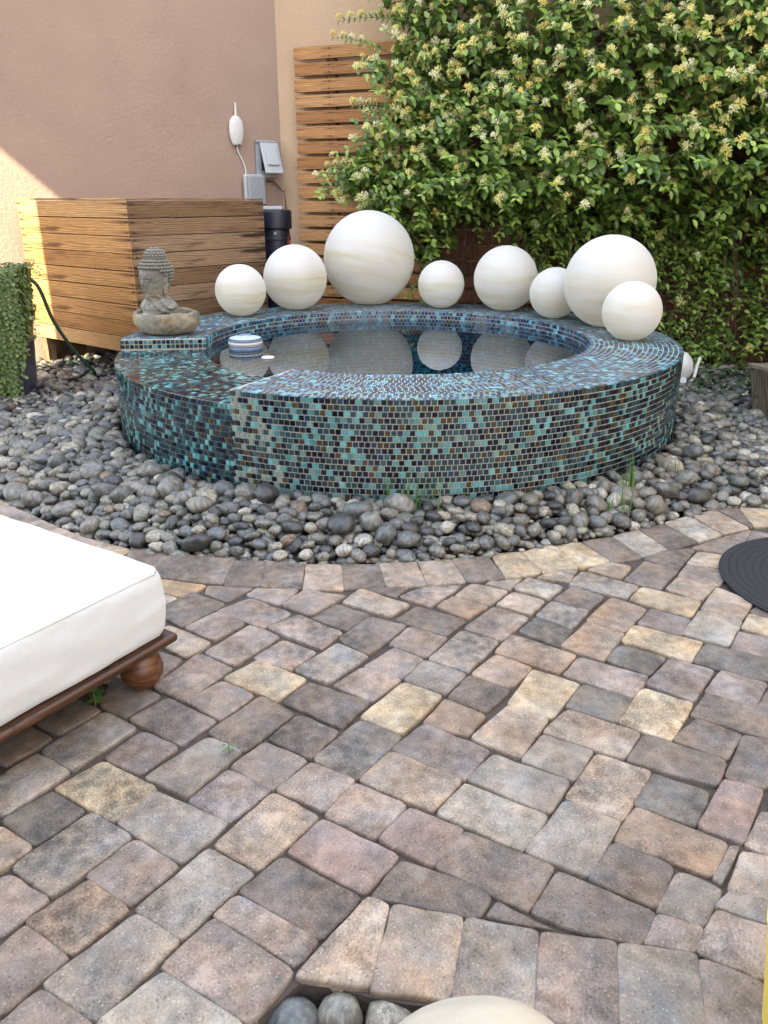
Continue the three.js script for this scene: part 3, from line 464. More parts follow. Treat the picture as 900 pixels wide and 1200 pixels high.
{
  const pos = [], idx = [], uv = [], x0 = -5.6, x1 = 5.4, z0 = -8.7, z1 = -2.7, nx = 110, nzc = 60;
  for (let j = 0; j <= nzc; j++) for (let i = 0; i <= nx; i++) { const x = lerp(x0, x1, i / nx), z = lerp(z0, z1, j / nzc); const inB = inPoly(x, z, bedPoly); pos.push(x, inB ? bedH(x, z) - 0.03 : -0.12, z); uv.push(x / 2, z / 2); }
  for (let j = 0; j < nzc; j++) for (let i = 0; i < nx; i++) { const a = j * (nx + 1) + i; idx.push(a, a + nx + 1, a + 1, a + 1, a + nx + 1, a + nx + 2); }
  struct('pebble_bed_soil', meshGeo(pos, idx, uv), M.soil);
  // scatter: a packed lower course, then stones lying on it
  const cell = 0.05, grid = new Map(), list = [];
  const near = (x, z, r, l) => { const i = Math.floor(x / cell), j = Math.floor(z / cell); for (let a = i - 3; a <= i + 3; a++) for (let b = j - 3; b <= j + 3; b++) for (const q of grid.get(l + ':' + a + ':' + b) || []) if (Math.hypot(q.x - x, q.z - z) < (q.r + r)) return true; return false; };
  const back = (x, z) => z < SPA.c.z - 0.9 && Math.abs(x - 0.3) < 1.9;             // hidden behind the spa
  for (const [layer, tries, s0, s1, lift] of [[0, 60000, 0.030, 0.048, 0.0], [1, 60000, 0.036, 0.068, 0.028], [2, 30000, 0.018, 0.030, 0.004]]) for (let t = 0; t < tries; t++) {
    const x = layer < 2 ? rr(-4.6, 4.4) : rr(-2.2, 2.4), z = layer < 2 ? -rr(2.9, 8.2) : -rr(2.9, 4.4); if (!inPoly(x, z, bedPoly) || (back(x, z) && rnd() < 0.85)) continue;
    const de = distEdge(x, z); const front = -z < 4.4 ? 1 : 0.85;
    const a = lerp(s0 * 0.9, s1 * 1.1, Math.pow(rnd(), 2)) * front, r = a * 0.69;
    if (distSpa(x, z) < a * 0.9 || de < a * (layer === 1 ? 0.8 : 0.5) || near(x, z, r, layer)) continue;
    const q = { x, z, r, a, b: a * rr(0.66, 0.9), c: a * rr(0.46, 0.72), y: 0, layer, k: Math.floor(rnd() * 10) };
    q.y = bedH(x, z) + lift + q.c * 0.45 - 0.012; list.push(q); const key = layer + ':' + Math.floor(x / cell) + ':' + Math.floor(z / cell); if (!grid.has(key)) grid.set(key, []); grid.get(key).push(q);
  }
  const frac = list.map((q) => { const s = toPhoto(V(q.x, q.y, q.z)), hid = (s[0] < 205 && s[1] > 605 + s[0] * 0.25) || (s[0] < 45 && s[1] < 470); return s[0] > 4 && s[0] < 896 && q.layer === 1 && !hid && distSpa(q.x, q.z) > 0.04 && -q.z < 4.9 ? q.a / s[2] : 0; });
  const order = list.map((_, i) => i).sort((a, b) => frac[b] - frac[a]);
  const place = (q, o) => { const e = new THREE.Euler(rr(-0.42, 0.42), rnd() * 6.283, rr(-0.42, 0.42), 'YXZ'); return o.compose(V(q.x, q.y, q.z), new THREE.Quaternion().setFromEuler(e), V(q.a, q.c, q.b)); };
  const m4 = new THREE.Matrix4(), buckets = pebbleGeos.map(() => []);
  order.forEach((i, rank) => {
    const q = list[i];
    if (rank < 300) {
      const r = rnd() * 100, ti = Math.max(0, PEBW.findIndex((w) => r < w)), m = pebMats[ti], sz = q.a > 0.056 ? 'large ' : q.a < 0.044 ? 'small ' : '', flat = q.c / q.a < 0.55 ? 'flat ' : 'round ';
      const where = distEdge(q.x, q.z) < 0.14 ? 'lying along the paver border' : distSpa(q.x, q.z) < 0.18 ? 'lying against the tiled spa wall' : distEdge(q.x, q.z) < 0.45 ? 'in the bed just behind the paver border' : 'in the middle of the bed beside the spa';
      const o = top('river_pebble', pebbleGeos[q.k], m, sz + flat + ['mid grey', 'dark grey', 'light warm grey', 'charcoal', 'pale cream', 'blue grey', 'soft grey', 'brown', 'near white'][ti] + ' river pebble ' + where, 'pebble', 'river pebbles around the spa');
      place(q, m4); m4.decompose(o.position, o.quaternion, o.scale);
    } else buckets[q.k].push(q);
  });
  const bed = new THREE.Group(); bed.name = 'river_pebbles'; tag(bed, 'bed of small smooth grey river pebbles around the spa', 'pebbles', null, 'stuff'); scene.add(bed);
  buckets.forEach((b, k) => {
    if (!b.length) return; const im = new THREE.InstancedMesh(pebbleGeos[k], M.pebbleWhite[k % 3], b.length); im.name = 'pebbles'; im.userData.kind = 'stuff'; im.castShadow = im.receiveShadow = true;
    b.forEach((q, i) => { im.setMatrixAt(i, place(q, m4)); const c = pebTone(), s = rr(0.82, 1.18); im.setColorAt(i, lin(c[0] * s, c[1] * s, c[2] * s)); }); bed.add(im);
  });
  console.log('pebbles', list.length);
}
// ------------------------------------------------------------------ white globes on the rim
{
  const G = [[282, 341, 29.5, 'small white alabaster globe beside the stone head fountain on the spa rim', 0.2], [346, 326, 37, 'medium white globe between the small one by the fountain and the largest globe', -0.3], [432.5, 303.5, 53, 'largest white globe with slanting cream bands on the spa rim', -1.5], [517, 334, 27, 'smallest white globe standing alone beside the largest globe on the spa rim', -0.4], [592.5, 327, 37, 'medium white globe in front of the vine, beside a small overlapped globe', 0.3], [650, 344, 29, 'small white globe partly hidden by the big banded globe beside it', -0.5], [714.5, 331, 52.5, 'big white globe with level cream bands standing behind a smaller globe', 0.3], [740.5, 365.5, 34, 'white globe overlapping the big banded globe at the end of the row', -0.6]];
  G.forEach(([px, py, pr, label, tilt], i) => {
    let R = 0.2, p; for (let t = 0; t < 200; t++) { p = onHeight(px, py, SPA.rim + 0.965 * R); R = lerp(R, pr / FOCAL * toPhoto(p)[2], 0.3); }
    const g = new THREE.SphereGeometry(R, 64, 40); const a = g.attributes.position; for (let k = 0; k < a.count; k++) if (a.getY(k) < -0.962 * R) { a.setY(k, -0.962 * R); } g.computeVertexNormals(); g.rotateY(0.6);
    const o = top('globe', g, M.ball(i + 1, tilt), label, 'globe', 'white globes along the spa rim'); o.position.set(p.x, SPA.rim + 0.004 + 0.962 * R, p.z);
  });
}
// ------------------------------------------------------------------ plank box round the pool equipment
function boardGeo(len, h, t, whole = false) { // rounded plank with its grain along x, uv in metres
  const g = new RoundedBoxGeometry(len, h, t, 1, 0.003), p = g.attributes.position, uv = g.attributes.uv; const o = rnd() * 4, s = rnd();
  for (let i = 0; i < p.count; i++) { uv.setXY(i, whole ? p.getX(i) / len * 0.995 + 0.5 : p.getX(i) / 1.6 + o, whole ? (p.getY(i) + 0.2 * p.getZ(i)) / h * 0.98 + 0.5 : (p.getY(i) + p.getZ(i)) / 0.22 + s); }
  return g;
}
function along(mesh, d, n, p) { const m = new THREE.Matrix4().makeBasis(d, V(0, 1, 0), d.clone().cross(V(0, 1, 0))); mesh.quaternion.setFromRotationMatrix(m); mesh.position.copy(p); }
{
  reseed(41);
  const o = thing('plank_box', 'cedar plank enclosure with a convex corner, standing before the mauve wall', 'enclosure', [BOXC.x, 0, BOXC.z]);
  const H = 1.395, B = 0.27, N = 9, hp = (H - B) / N, lenL = 1.535, lenR = 1.36, nails = [];
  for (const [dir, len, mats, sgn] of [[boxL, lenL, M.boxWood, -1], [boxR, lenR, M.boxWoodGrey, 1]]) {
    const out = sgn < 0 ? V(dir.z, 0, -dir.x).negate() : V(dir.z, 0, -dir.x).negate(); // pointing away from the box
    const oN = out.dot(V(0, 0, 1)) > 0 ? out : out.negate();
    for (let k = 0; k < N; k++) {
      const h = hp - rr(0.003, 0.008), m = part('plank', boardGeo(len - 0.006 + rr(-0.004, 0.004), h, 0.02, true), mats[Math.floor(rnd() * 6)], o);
      const y = H - hp * (k + 0.5); const ctr = dir.clone().multiplyScalar(len / 2 + 0.006).addScaledVector(oN, -0.010 + rr(-0.002, 0.002)).setY(y); along(m, dir, oN, ctr);
      m.rotateZ(rr(-0.0015, 0.0015));
      for (const t of [0.035, len - 0.04]) for (const dy of [-0.3, 0.3]) { const g = new THREE.CylinderGeometry(0.0065, 0.005, 0.004, 8); g.rotateX(Math.PI / 2); g.lookAt; const q = dir.clone().multiplyScalar(t + rr(-0.006, 0.006)).addScaledVector(oN, 0.002).setY(y + dy * hp); g.applyMatrix4(new THREE.Matrix4().makeBasis(dir, V(0, 1, 0), dir.clone().cross(V(0, 1, 0))).setPosition(q)); nails.push(g); }
    }
    const cap = part('top_trim', boardGeo(len, 0.012, 0.045), mats[1], o); along(cap, dir, oN, dir.clone().multiplyScalar(len / 2 + 0.004).addScaledVector(oN, -0.018).setY(H + 0.008));
    for (const t of [0.06, len - 0.08]) { const ps = part('post', new THREE.BoxGeometry(0.075, H - 0.02, 0.075), M.postWood, o); along(ps, dir, oN, dir.clone().multiplyScalar(t + 0.03).addScaledVector(oN, -0.068 - (sgn > 0 && t < 0.1 ? 0.09 : 0)).setY(H / 2 - 0.03)); }
  }
  for (const [a, d, len] of [[boxL.clone().multiplyScalar(lenL), boxR, lenR], [boxR.clone().multiplyScalar(lenR), boxL, lenL]]) { const m = part('back_panel', new THREE.BoxGeometry(len - 0.1, H - 0.1, 0.018), M.postWood, o); along(m, d, d, a.clone().multiplyScalar(0.985).addScaledVector(d, len / 2).setY(H / 2 - 0.03)); }
  const lidG = new THREE.BufferGeometry().setFromPoints([V(0, 0, 0), boxL.clone().multiplyScalar(lenL), boxL.clone().multiplyScalar(lenL).addScaledVector(boxR, lenR), boxR.clone().multiplyScalar(lenR)].map((q) => q.multiplyScalar(0.955).addScaledVector(boxL.clone().add(boxR), 0.03)));
  lidG.setIndex([0, 1, 2, 0, 2, 3]); lidG.computeVertexNormals(); lidG.setAttribute('uv', new THREE.Float32BufferAttribute([0, 0, 1, 0, 1, 4, 0, 4], 2)); part('lid', lidG, M.postWood, o, [0, H - 0.03, 0]);
  tag(part('nail_heads', join(nails), M.nail, o), null, null, null, 'stuff');
}
// ------------------------------------------------------------------ slatted screen on the tan wall
{
  reseed(51);
  const o = thing('slatted_screen', 'tall screen of horizontal cedar slats on the tan wall beside the vine', 'screen', [CORNER.x, 0, CORNER.z]);
  const s0 = 0.22, off = 0.085, pitch = 0.1315, N = 20, H = 2.70, nails = [];
  const segs = [[s0, 1.56, M.screenWood], [1.565, 3.30, M.shadedRedWood], [3.305, 5.02, M.shadedRedWood]];
  for (let k = 0; k < N; k++) for (const [a, b, wood] of segs) {
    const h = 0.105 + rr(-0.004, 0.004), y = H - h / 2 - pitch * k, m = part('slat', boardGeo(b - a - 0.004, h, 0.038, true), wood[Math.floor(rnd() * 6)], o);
    along(m, fenceDir, fenceN, fenceDir.clone().multiplyScalar((a + b) / 2 + (a === s0 ? rr(-0.006, 0.006) : 0)).addScaledVector(fenceN, off + rr(-0.003, 0.003)).setY(y)); m.rotateZ(rr(-0.0025, 0.0025)); m.rotateX(rr(-0.03, 0.03));
    for (const t of a === s0 ? [a + 0.355] : [a + 0.05, b - 0.05]) for (const dy of [-0.28, 0.28]) { const g = new THREE.CylinderGeometry(0.006, 0.005, 0.006, 8); g.rotateX(Math.PI / 2); g.applyMatrix4(new THREE.Matrix4().makeBasis(fenceDir, V(0, 1, 0), fenceN).setPosition(fenceDir.clone().multiplyScalar(t + rr(-0.005, 0.005)).addScaledVector(fenceN, off + 0.0205).setY(y + dy * h))); nails.push(g); }
  }
  for (const t of [0.575, 1.562, 2.42, 3.302, 4.16, 4.9]) { const p = part('batten', new THREE.BoxGeometry(0.09, H - 0.06, 0.055), M.postWood, o); along(p, fenceDir, fenceN, fenceDir.clone().multiplyScalar(t).addScaledVector(fenceN, 0.033).setY(H / 2)); }
  tag(part('nail_heads', join(nails), M.nail, o), null, null, null, 'stuff');
}
// ------------------------------------------------------------------ flowering vine over the screen
function leafGeo(L, Wd, fold, curl) { // ovate leaf along +z, face up +y, creased along its rib
  const rows = [[0, 0.05], [0.22, 0.78], [0.48, 1], [0.75, 0.68], [1, 0.02]], pos = [], idx = [];
  rows.forEach(([t, w]) => { const y = -curl * t * t * L; for (const s of [-1, 0, 1]) pos.push(s * w * Wd / 2, y + Math.abs(s) * w * fold * Wd, t * L); });
  for (let i = 0; i < rows.length - 1; i++) for (let s = 0; s < 2; s++) { const a = i * 3 + s; idx.push(a, a + 3, a + 1, a + 1, a + 3, a + 4); }
  return meshGeo(pos, idx);
}
const basisTo = (dir, up) => { const z = dir.clone().normalize(), x = up.clone().cross(z).normalize(), y = z.clone().cross(x); return new THREE.Matrix4().makeBasis(x, y, z); };
class Twigs { // thin three-sided stems in one mesh
  constructor() { this.pos = []; this.idx = []; this.n = 0; }
  add(pts, r0, r1) {
    pts.forEach((p, i) => { const d = (pts[i + 1] || p).clone().sub(pts[i - 1] || p).normalize(), a = Math.abs(d.y) < 0.9 ? V(0, 1, 0) : V(1, 0, 0), u = d.clone().cross(a).normalize(), v = d.clone().cross(u), r = lerp(r0, r1, i / (pts.length - 1)); for (let k = 0; k < 4; k++) { const t = k * Math.PI / 2; this.pos.push(p.x + (u.x * Math.cos(t) + v.x * Math.sin(t)) * r, p.y + (u.y * Math.cos(t) + v.y * Math.sin(t)) * r, p.z + (u.z * Math.cos(t) + v.z * Math.sin(t)) * r); } });
    for (let i = 0; i < pts.length - 1; i++) for (let k = 0; k < 4; k++) { const a = this.n + i * 4 + k, b = this.n + i * 4 + (k + 1) % 4; this.idx.push(a, a + 4, b, b, a + 4, b + 4); }
    this.n += pts.length * 4;
  }
  geo() { return meshGeo(this.pos, this.idx); }
}
{
  reseed(61);
  const o = thing('flowering_vine', 'dense honeysuckle vine with cream and yellow flowers covering the slatted screen', 'vine', [CORNER.x, 0, CORNER.z]);
  const F3 = (s, h, d) => fenceDir.clone().multiplyScalar(s).addScaledVector(fenceN, d).setY(h);      // in the vine's own frame
  const sh = (px, py, d = 0.4) => { const q = onPlane(px, py, CORNER.clone().addScaledVector(fenceN, d), fenceN).sub(CORNER); return [q.dot(fenceDir), q.y]; };
  const poly = [[436, -160], [438, -30], [452, 12], [478, 30], [482, 48], [454, 70], [436, 92], [462, 112], [452, 138], [432, 160], [404, 187], [378, 212], [405, 232], [428, 242], [452, 268], [476, 325], [508, 315], [524, 268], [556, 248], [588, 262], [600, 300], [650, 315], [760, 325], [805, 365], [850, 395], [905, 400], [1180, 400], [1180, -220], [800, -220]].map(([x, y]) => sh(x, y));
  const lower = [[470, 240], [500, 345], [780, 450], [1000, 480], [1100, 480], [1100, 300], [600, 210]].map(([x, y]) => sh(x, y, 0.25));
  const bulge = (s, h) => (0.22 + (0.48 + 0.42 * sstep(1.6, 2.8, s)) * sstep(1.1, 1.6, h)) * (0.45 + 0.55 * sstep(0.7, 1.6, s)) + 0.16 * nz(s * 1.3, h * 1.3, 3) + 0.07 * nz(s * 3.1, h * 3.1, 9);
  const leaves = [], twigs = new Twigs(), flowers = [];
  const leaf = (p, dir, up, size, shade, young = false) => leaves.push({ p, dir, up, size, shade, young });
  const visible = (p) => { const q = toPhoto(p.clone().add(CORNER)); return q[0] > 0 && q[0] < 900 && q[1] > 0 && q[1] < 480; };
  const sprig = (s, h, d, len, big, flower, loose = 0) => {
    let p = F3(s, h, d * rr(0.55, 0.9)), dir = fenceN.clone().multiplyScalar(rr(0.3, 1)).addScaledVector(fenceDir, rr(-0.8, 0.8)).add(V(0, rr(-0.5, 0.7) - loose, 0)).normalize();
    const n = Math.round(len / 0.05), pts = [p.clone()]; let side = rnd() < 0.5 ? 1 : 0;
    for (let i = 0; i < n; i++) {
      dir.add(V(rr(-0.12, 0.12), -0.06 - 0.03 * loose, rr(-0.12, 0.12))).normalize(); p = p.clone().addScaledVector(dir, len / n); pts.push(p.clone());
      const u = dir.clone().cross(V(0, 1, 0)).normalize(), w = u.clone().cross(dir), ax = side++ % 2 ? u : u.clone().multiplyScalar(0.6).addScaledVector(w, 0.8).normalize();
      for (const q of [-1, 1]) { if (rnd() < 0.08) continue; const ld = ax.clone().multiplyScalar(q).addScaledVector(dir, rr(0.3, 0.7)).add(V(0, rr(-0.35, 0.25), 0)).normalize(), up = V(0, 1, 0).addScaledVector(fenceN, rr(0.3, 1.1)).add(V(rr(-0.4, 0.4), 0, rr(-0.4, 0.4))).normalize(); leaf(p, ld, up, big * rr(0.7, 1.15) * (1 - 0.45 * i / n), 0, i > n * 0.6 && rnd() < 0.7); }
    }
    twigs.add(pts, 0.0032, 0.0015);
    if (flower) { const at = rnd() < 0.45 ? [pts.length - 1] : [pts.length - 1, pts.length - 2]; for (const k of at) if (pts[k]) flowers.push({ p: pts[k].clone().add(V(0, 0.01, 0)), dir: V(0, rr(0.3, 1), 0).addScaledVector(fenceN, rr(0.2, 0.9)).addScaledVector(fenceDir, rr(-0.6, 0.6)).normalize(), size: rr(0.62, 0.98) }); }
  };
  let cnt = 0;
  for (let t = 0; t < 60000 && cnt < 1500; t++) {
    const s = rr(0.4, 5.05), h = rr(0.9, 3.75); if (!inPoly(s, h, poly)) continue; if (h > 3.1 && rnd() < 0.45) continue;
    cnt++; const fl = rnd() < 0.74 * sstep(1.25, 2.1, h + 0.3 * nz(s * 1.5, h * 1.5, 77)) ;
    sprig(s, h, bulge(s, h), rr(0.18, 0.36), rr(0.075, 0.108), fl);
  }
  for (let t = 0, k = 0; t < 20000 && k < 430; t++) { const s = rr(0.9, 5.0), h = rr(0.12, 1.6); if (!inPoly(s, h, lower) || nz(s * 2.4, h * 0.8, 50) < 0.12 - 0.75 * sstep(2.4, 3.2, s)) continue; k++; sprig(s, h, rr(0.10, 0.26), rr(0.2, 0.38), rr(0.055, 0.085), rnd() < 0.05, 0.6); }
  // arching shoots reaching out of the mass at its free edge
  for (const [px, py, a, l] of [[452, 60, 2.7, 0.5], [470, 25, 2.9, 0.55], [465, 130, 2.8, 0.4], [440, 195, 2.95, 0.45], [415, 205, 3.0, 0.35], [470, 95, 2.5, 0.4], [455, 235, 3.3, 0.25], [500, 40, 2.6, 0.45]]) {
    const [s, h] = sh(px, py, 0.3), n = 11, pts = []; for (let i = 0; i <= n; i++) { const t = i / n, p = F3(s + Math.cos(a) * l * t, h + Math.sin(a) * l * t - 0.10 * t * t * l * 4 * 0.5, 0.3 + 0.08 * t); pts.push(p); if (i) for (const q of [-1, 1]) leaf(p, V(0, q * 0.8, 0).addScaledVector(fenceDir, -0.6).addScaledVector(fenceN, rr(0, 0.6)).normalize(), V(0, 0.5, 0).add(fenceN).normalize(), rr(0.04, 0.075) * (1 - 0.5 * t), 0); if (i > 3 && i % 2) flowers.push({ p: p.clone().add(V(0, 0.02, 0)), dir: V(0, 1, 0).addScaledVector(fenceN, 0.4).normalize(), size: rr(0.7, 1) }); }
    twigs.add(pts, 0.003, 0.001);
  }
  // inner leaves that close the mass
  for (let t = 0, k = 0; t < 60000 && k < 4600; t++) { const s = rr(0.4, 5.05), h = rr(0.9, 3.75); if (!inPoly(s, h, poly)) continue; k++; leaf(F3(s, h, bulge(s, h) * rr(0.15, 0.85)), V(rr(-1, 1), rr(-0.8, 0.5), rr(-1, 1)).normalize(), V(rr(-0.5, 0.5), 1, rr(-0.5, 0.5)).addScaledVector(fenceN, 0.5).normalize(), rr(0.10, 0.14), 1); }
  // hanging woody stems and roots below the canopy
  for (let k = 0; k < 75; k++) { const s = rr(1.0, 4.95), h0 = rr(1.0, 1.9), h1 = rnd() < 0.5 ? rr(-0.05, 0.2) : rr(0.4, 0.9), d = rr(0.1, 0.34), pts = []; for (let i = 0; i <= 8; i++) { const t = i / 8; pts.push(F3(s + 0.25 * nz(k * 3.1, t * 2, 1) + (k % 3 - 1) * 0.25 * t, lerp(h0, h1, t), d + 0.12 * nz(k * 1.7, t * 2.4, 5))); } twigs.add(pts, rr(0.003, 0.008), rr(0.002, 0.005)); }
  const geos = [leafGeo(1, 0.58, 0.12, 0.18), leafGeo(1, 0.5, 0.2, 0.35), leafGeo(1, 0.66, 0.07, 0.1)];
  const tones = [lin(0.115, 0.205, 0.034), lin(0.155, 0.255, 0.042), lin(0.072, 0.14, 0.03), lin(0.20, 0.29, 0.05)], mats = tones.map((c) => leafMat(c, 0.42)), white = leafMat(lin(1, 1, 1), 0.42);
  const score = leaves.map((l) => (l.shade || !visible(l.p) ? 0 : l.size * (0.5 + l.p.dot(fenceN))));
  const order = leaves.map((_, i) => i).sort((a, b) => score[b] - score[a]), buckets = geos.map(() => []), m4 = new THREE.Matrix4();
  const mat4 = (l) => basisTo(l.dir, l.up).scale(V(l.size, l.size, l.size)).setPosition(l.p);
  order.forEach((i, rank) => { const l = leaves[i], g = Math.floor(rnd() * 3); if (rank < 300) { const m = part('leaf', geos[g], mats[Math.floor(rnd() * 4)], o); mat4(l).decompose(m.position, m.quaternion, m.scale); } else buckets[g].push(l); });
  buckets.forEach((b, k) => { const im = new THREE.InstancedMesh(geos[k], white, b.length); im.name = 'foliage'; im.userData.kind = 'stuff'; im.castShadow = im.receiveShadow = true; b.forEach((l, i) => { im.setMatrixAt(i, mat4(l)); const c = tones[l.young ? 3 : Math.floor(rnd() * 4)], s = l.young ? rr(1.1, 1.7) : rr(0.8, 1.4); im.setColorAt(i, rnd() < 0.02 ? lin(0.2, 0.17, 0.04) : lin(c.r * s, c.g * s, c.b * s)); }); o.add(im); });
  tag(part('stems', twigs.geo(), M.stem, o), null, null, null, 'stuff');
  // flower heads: whorls of thin two-lipped trumpets
  const trumpet = (dir, len, pos, idx, base) => {
    const m = basisTo(dir, Math.abs(dir.y) > 0.95 ? V(1, 0, 0) : V(0, 1, 0)), rows = [[0, 0.0018, 0], [0.5, 0.0030, 0.003], [0.78, 0.0056, 0.010]], b0 = base;
    const put = (x, y, z) => { const q = V(x, y, z).applyMatrix4(m); pos.push(q.x, q.y, q.z); base++; };
    for (const [t, r, c] of rows) for (let k = 0; k < 4; k++) put(Math.cos(k * 1.571) * r, Math.sin(k * 1.571) * r + c * len * 10 * 0.1, t * len);
    for (let i = 0; i < 2; i++) for (let k = 0; k < 4; k++) { const a = b0 + i * 4 + k, b = b0 + i * 4 + (k + 1) % 4; idx.push(a, a + 4, b, b, a + 4, b + 4); }
    const e = b0 + 8, c = base; put(-0.0085, 0.008, len * 0.98); put(0.0085, 0.008, len * 0.98); put(0, 0.016, len * 1.04); idx.push(e, c, e + 1, e, c + 1, c, c, c + 1, c + 2);
    const d = base; put(-0.0035, -0.014, len * 0.96); put(0.0035, -0.014, len * 0.96); idx.push(e + 3, e + 2, d, e + 3, d, d + 1);
    const f = base; put(0.001, 0.001, len * 0.7); put(-0.001, 0.001, len * 0.7); put(0.004, -0.002, len * 1.25); put(-0.004, 0.004, len * 1.25); idx.push(f, f + 1, f + 2, f + 1, f + 3, f); return base;
  };
  const heads = [0, 1, 2, 3].map((k) => { const pos = [], idx = []; let base = 0; const n = 10 + k * 2; for (let i = 0; i < n; i++) { const a = i * 2.4 + k, y = rr(0.12, 0.97), r = Math.sqrt(1 - y * y); base = trumpet(V(Math.cos(a) * r, y, Math.sin(a) * r), rr(0.034, 0.05), pos, idx, base); } return meshGeo(pos, idx); });
  const fm = [lin(0.90, 0.84, 0.42), lin(0.90, 0.77, 0.27), lin(0.90, 0.87, 0.58), lin(0.88, 0.83, 0.36)].map((c) => phy({ color: c, roughness: 0.7, transmission: 0.2, thickness: 0, side: THREE.DoubleSide }));
  const fs = flowers.map((f) => ({ f, v: visible(f.p) ? f.size + f.p.dot(fenceN) : 0 })).sort((a, b) => b.v - a.v), late = [[], [], [], []];
  fs.forEach(({ f }, rank) => { const k = Math.floor(rnd() * 4), m = basisTo(f.dir, V(0.3, 0.2, 1).normalize()).multiply(new THREE.Matrix4().makeRotationX(Math.PI / 2)).scale(V(f.size, f.size, f.size)).setPosition(f.p); if (rank < 300) { const q = part('flower_cluster', heads[k], fm[Math.floor(rnd() * 4)], o); m.decompose(q.position, q.quaternion, q.scale); } else late[k].push(m); });
  late.forEach((b, k) => { if (!b.length) return; const im = new THREE.InstancedMesh(heads[k], fm[k], b.length); im.name = 'more_flowers'; im.userData.kind = 'stuff'; im.castShadow = im.receiveShadow = true; b.forEach((m, i) => im.setMatrixAt(i, m)); o.add(im); });
  console.log('vine leaves', leaves.length, 'flowers', flowers.length);
}
// ------------------------------------------------------------------ stone head fountain
function blob(fn, box, res) { // mesh of the zero set of a distance function inside box {c, r}
  const mc = new MarchingCubes(res, std({}), false, false, 400000); mc.isolation = 0; const h = res / 2; mc.reset();
  for (let k = 0; k < res; k++) for (let j = 0; j < res; j++) for (let i = 0; i < res; i++) mc.field[i + j * res + k * res * res] = -fn(box.c[0] + (i - h) / h * box.r, box.c[1] + (j - h) / h * box.r, box.c[2] + (k - h) / h * box.r);
  mc.update(); const n = mc.count, g = new THREE.BufferGeometry(); g.setAttribute('position', new THREE.Float32BufferAttribute(mc.positionArray.slice(0, n * 3), 3)); let q = g; q = mergeVertices(q, 1e-5); const p = q.attributes.position, uv = [];
  for (let i = 0; i < p.count; i++) { p.setXYZ(i, p.getX(i) * box.r + box.c[0], p.getY(i) * box.r + box.c[1], p.getZ(i) * box.r + box.c[2]); uv.push((p.getX(i) + 0.5 * p.getZ(i)) * 1.3, (p.getY(i) + 0.5 * p.getZ(i)) * 1.3); }
  q.setAttribute('uv', new THREE.Float32BufferAttribute(uv, 2)); q.computeVertexNormals(); return q;
}
const ell = (x, y, z, c, r) => { const a = (x - c[0]) / r[0], b = (y - c[1]) / r[1], d = (z - c[2]) / r[2], k = Math.hypot(a, b, d); return (k - 1) * Math.min(...r) * (k > 1e-6 ? 1 : 1); };
const cap = (x, y, z, a, b, ra, rb = ra) => { const bx = b[0] - a[0], by = b[1] - a[1], bz = b[2] - a[2], px = x - a[0], py = y - a[1], pz = z - a[2], t = clamp((px * bx + py * by + pz * bz) / (bx * bx + by * by + bz * bz), 0, 1); return Math.hypot(px - bx * t, py - by * t, pz - bz * t) - lerp(ra, rb, t); };
const smin = (a, b, k) => { const h = clamp(0.5 + 0.5 * (b - a) / k, 0, 1); return lerp(b, a, h) - k * h * (1 - h); };
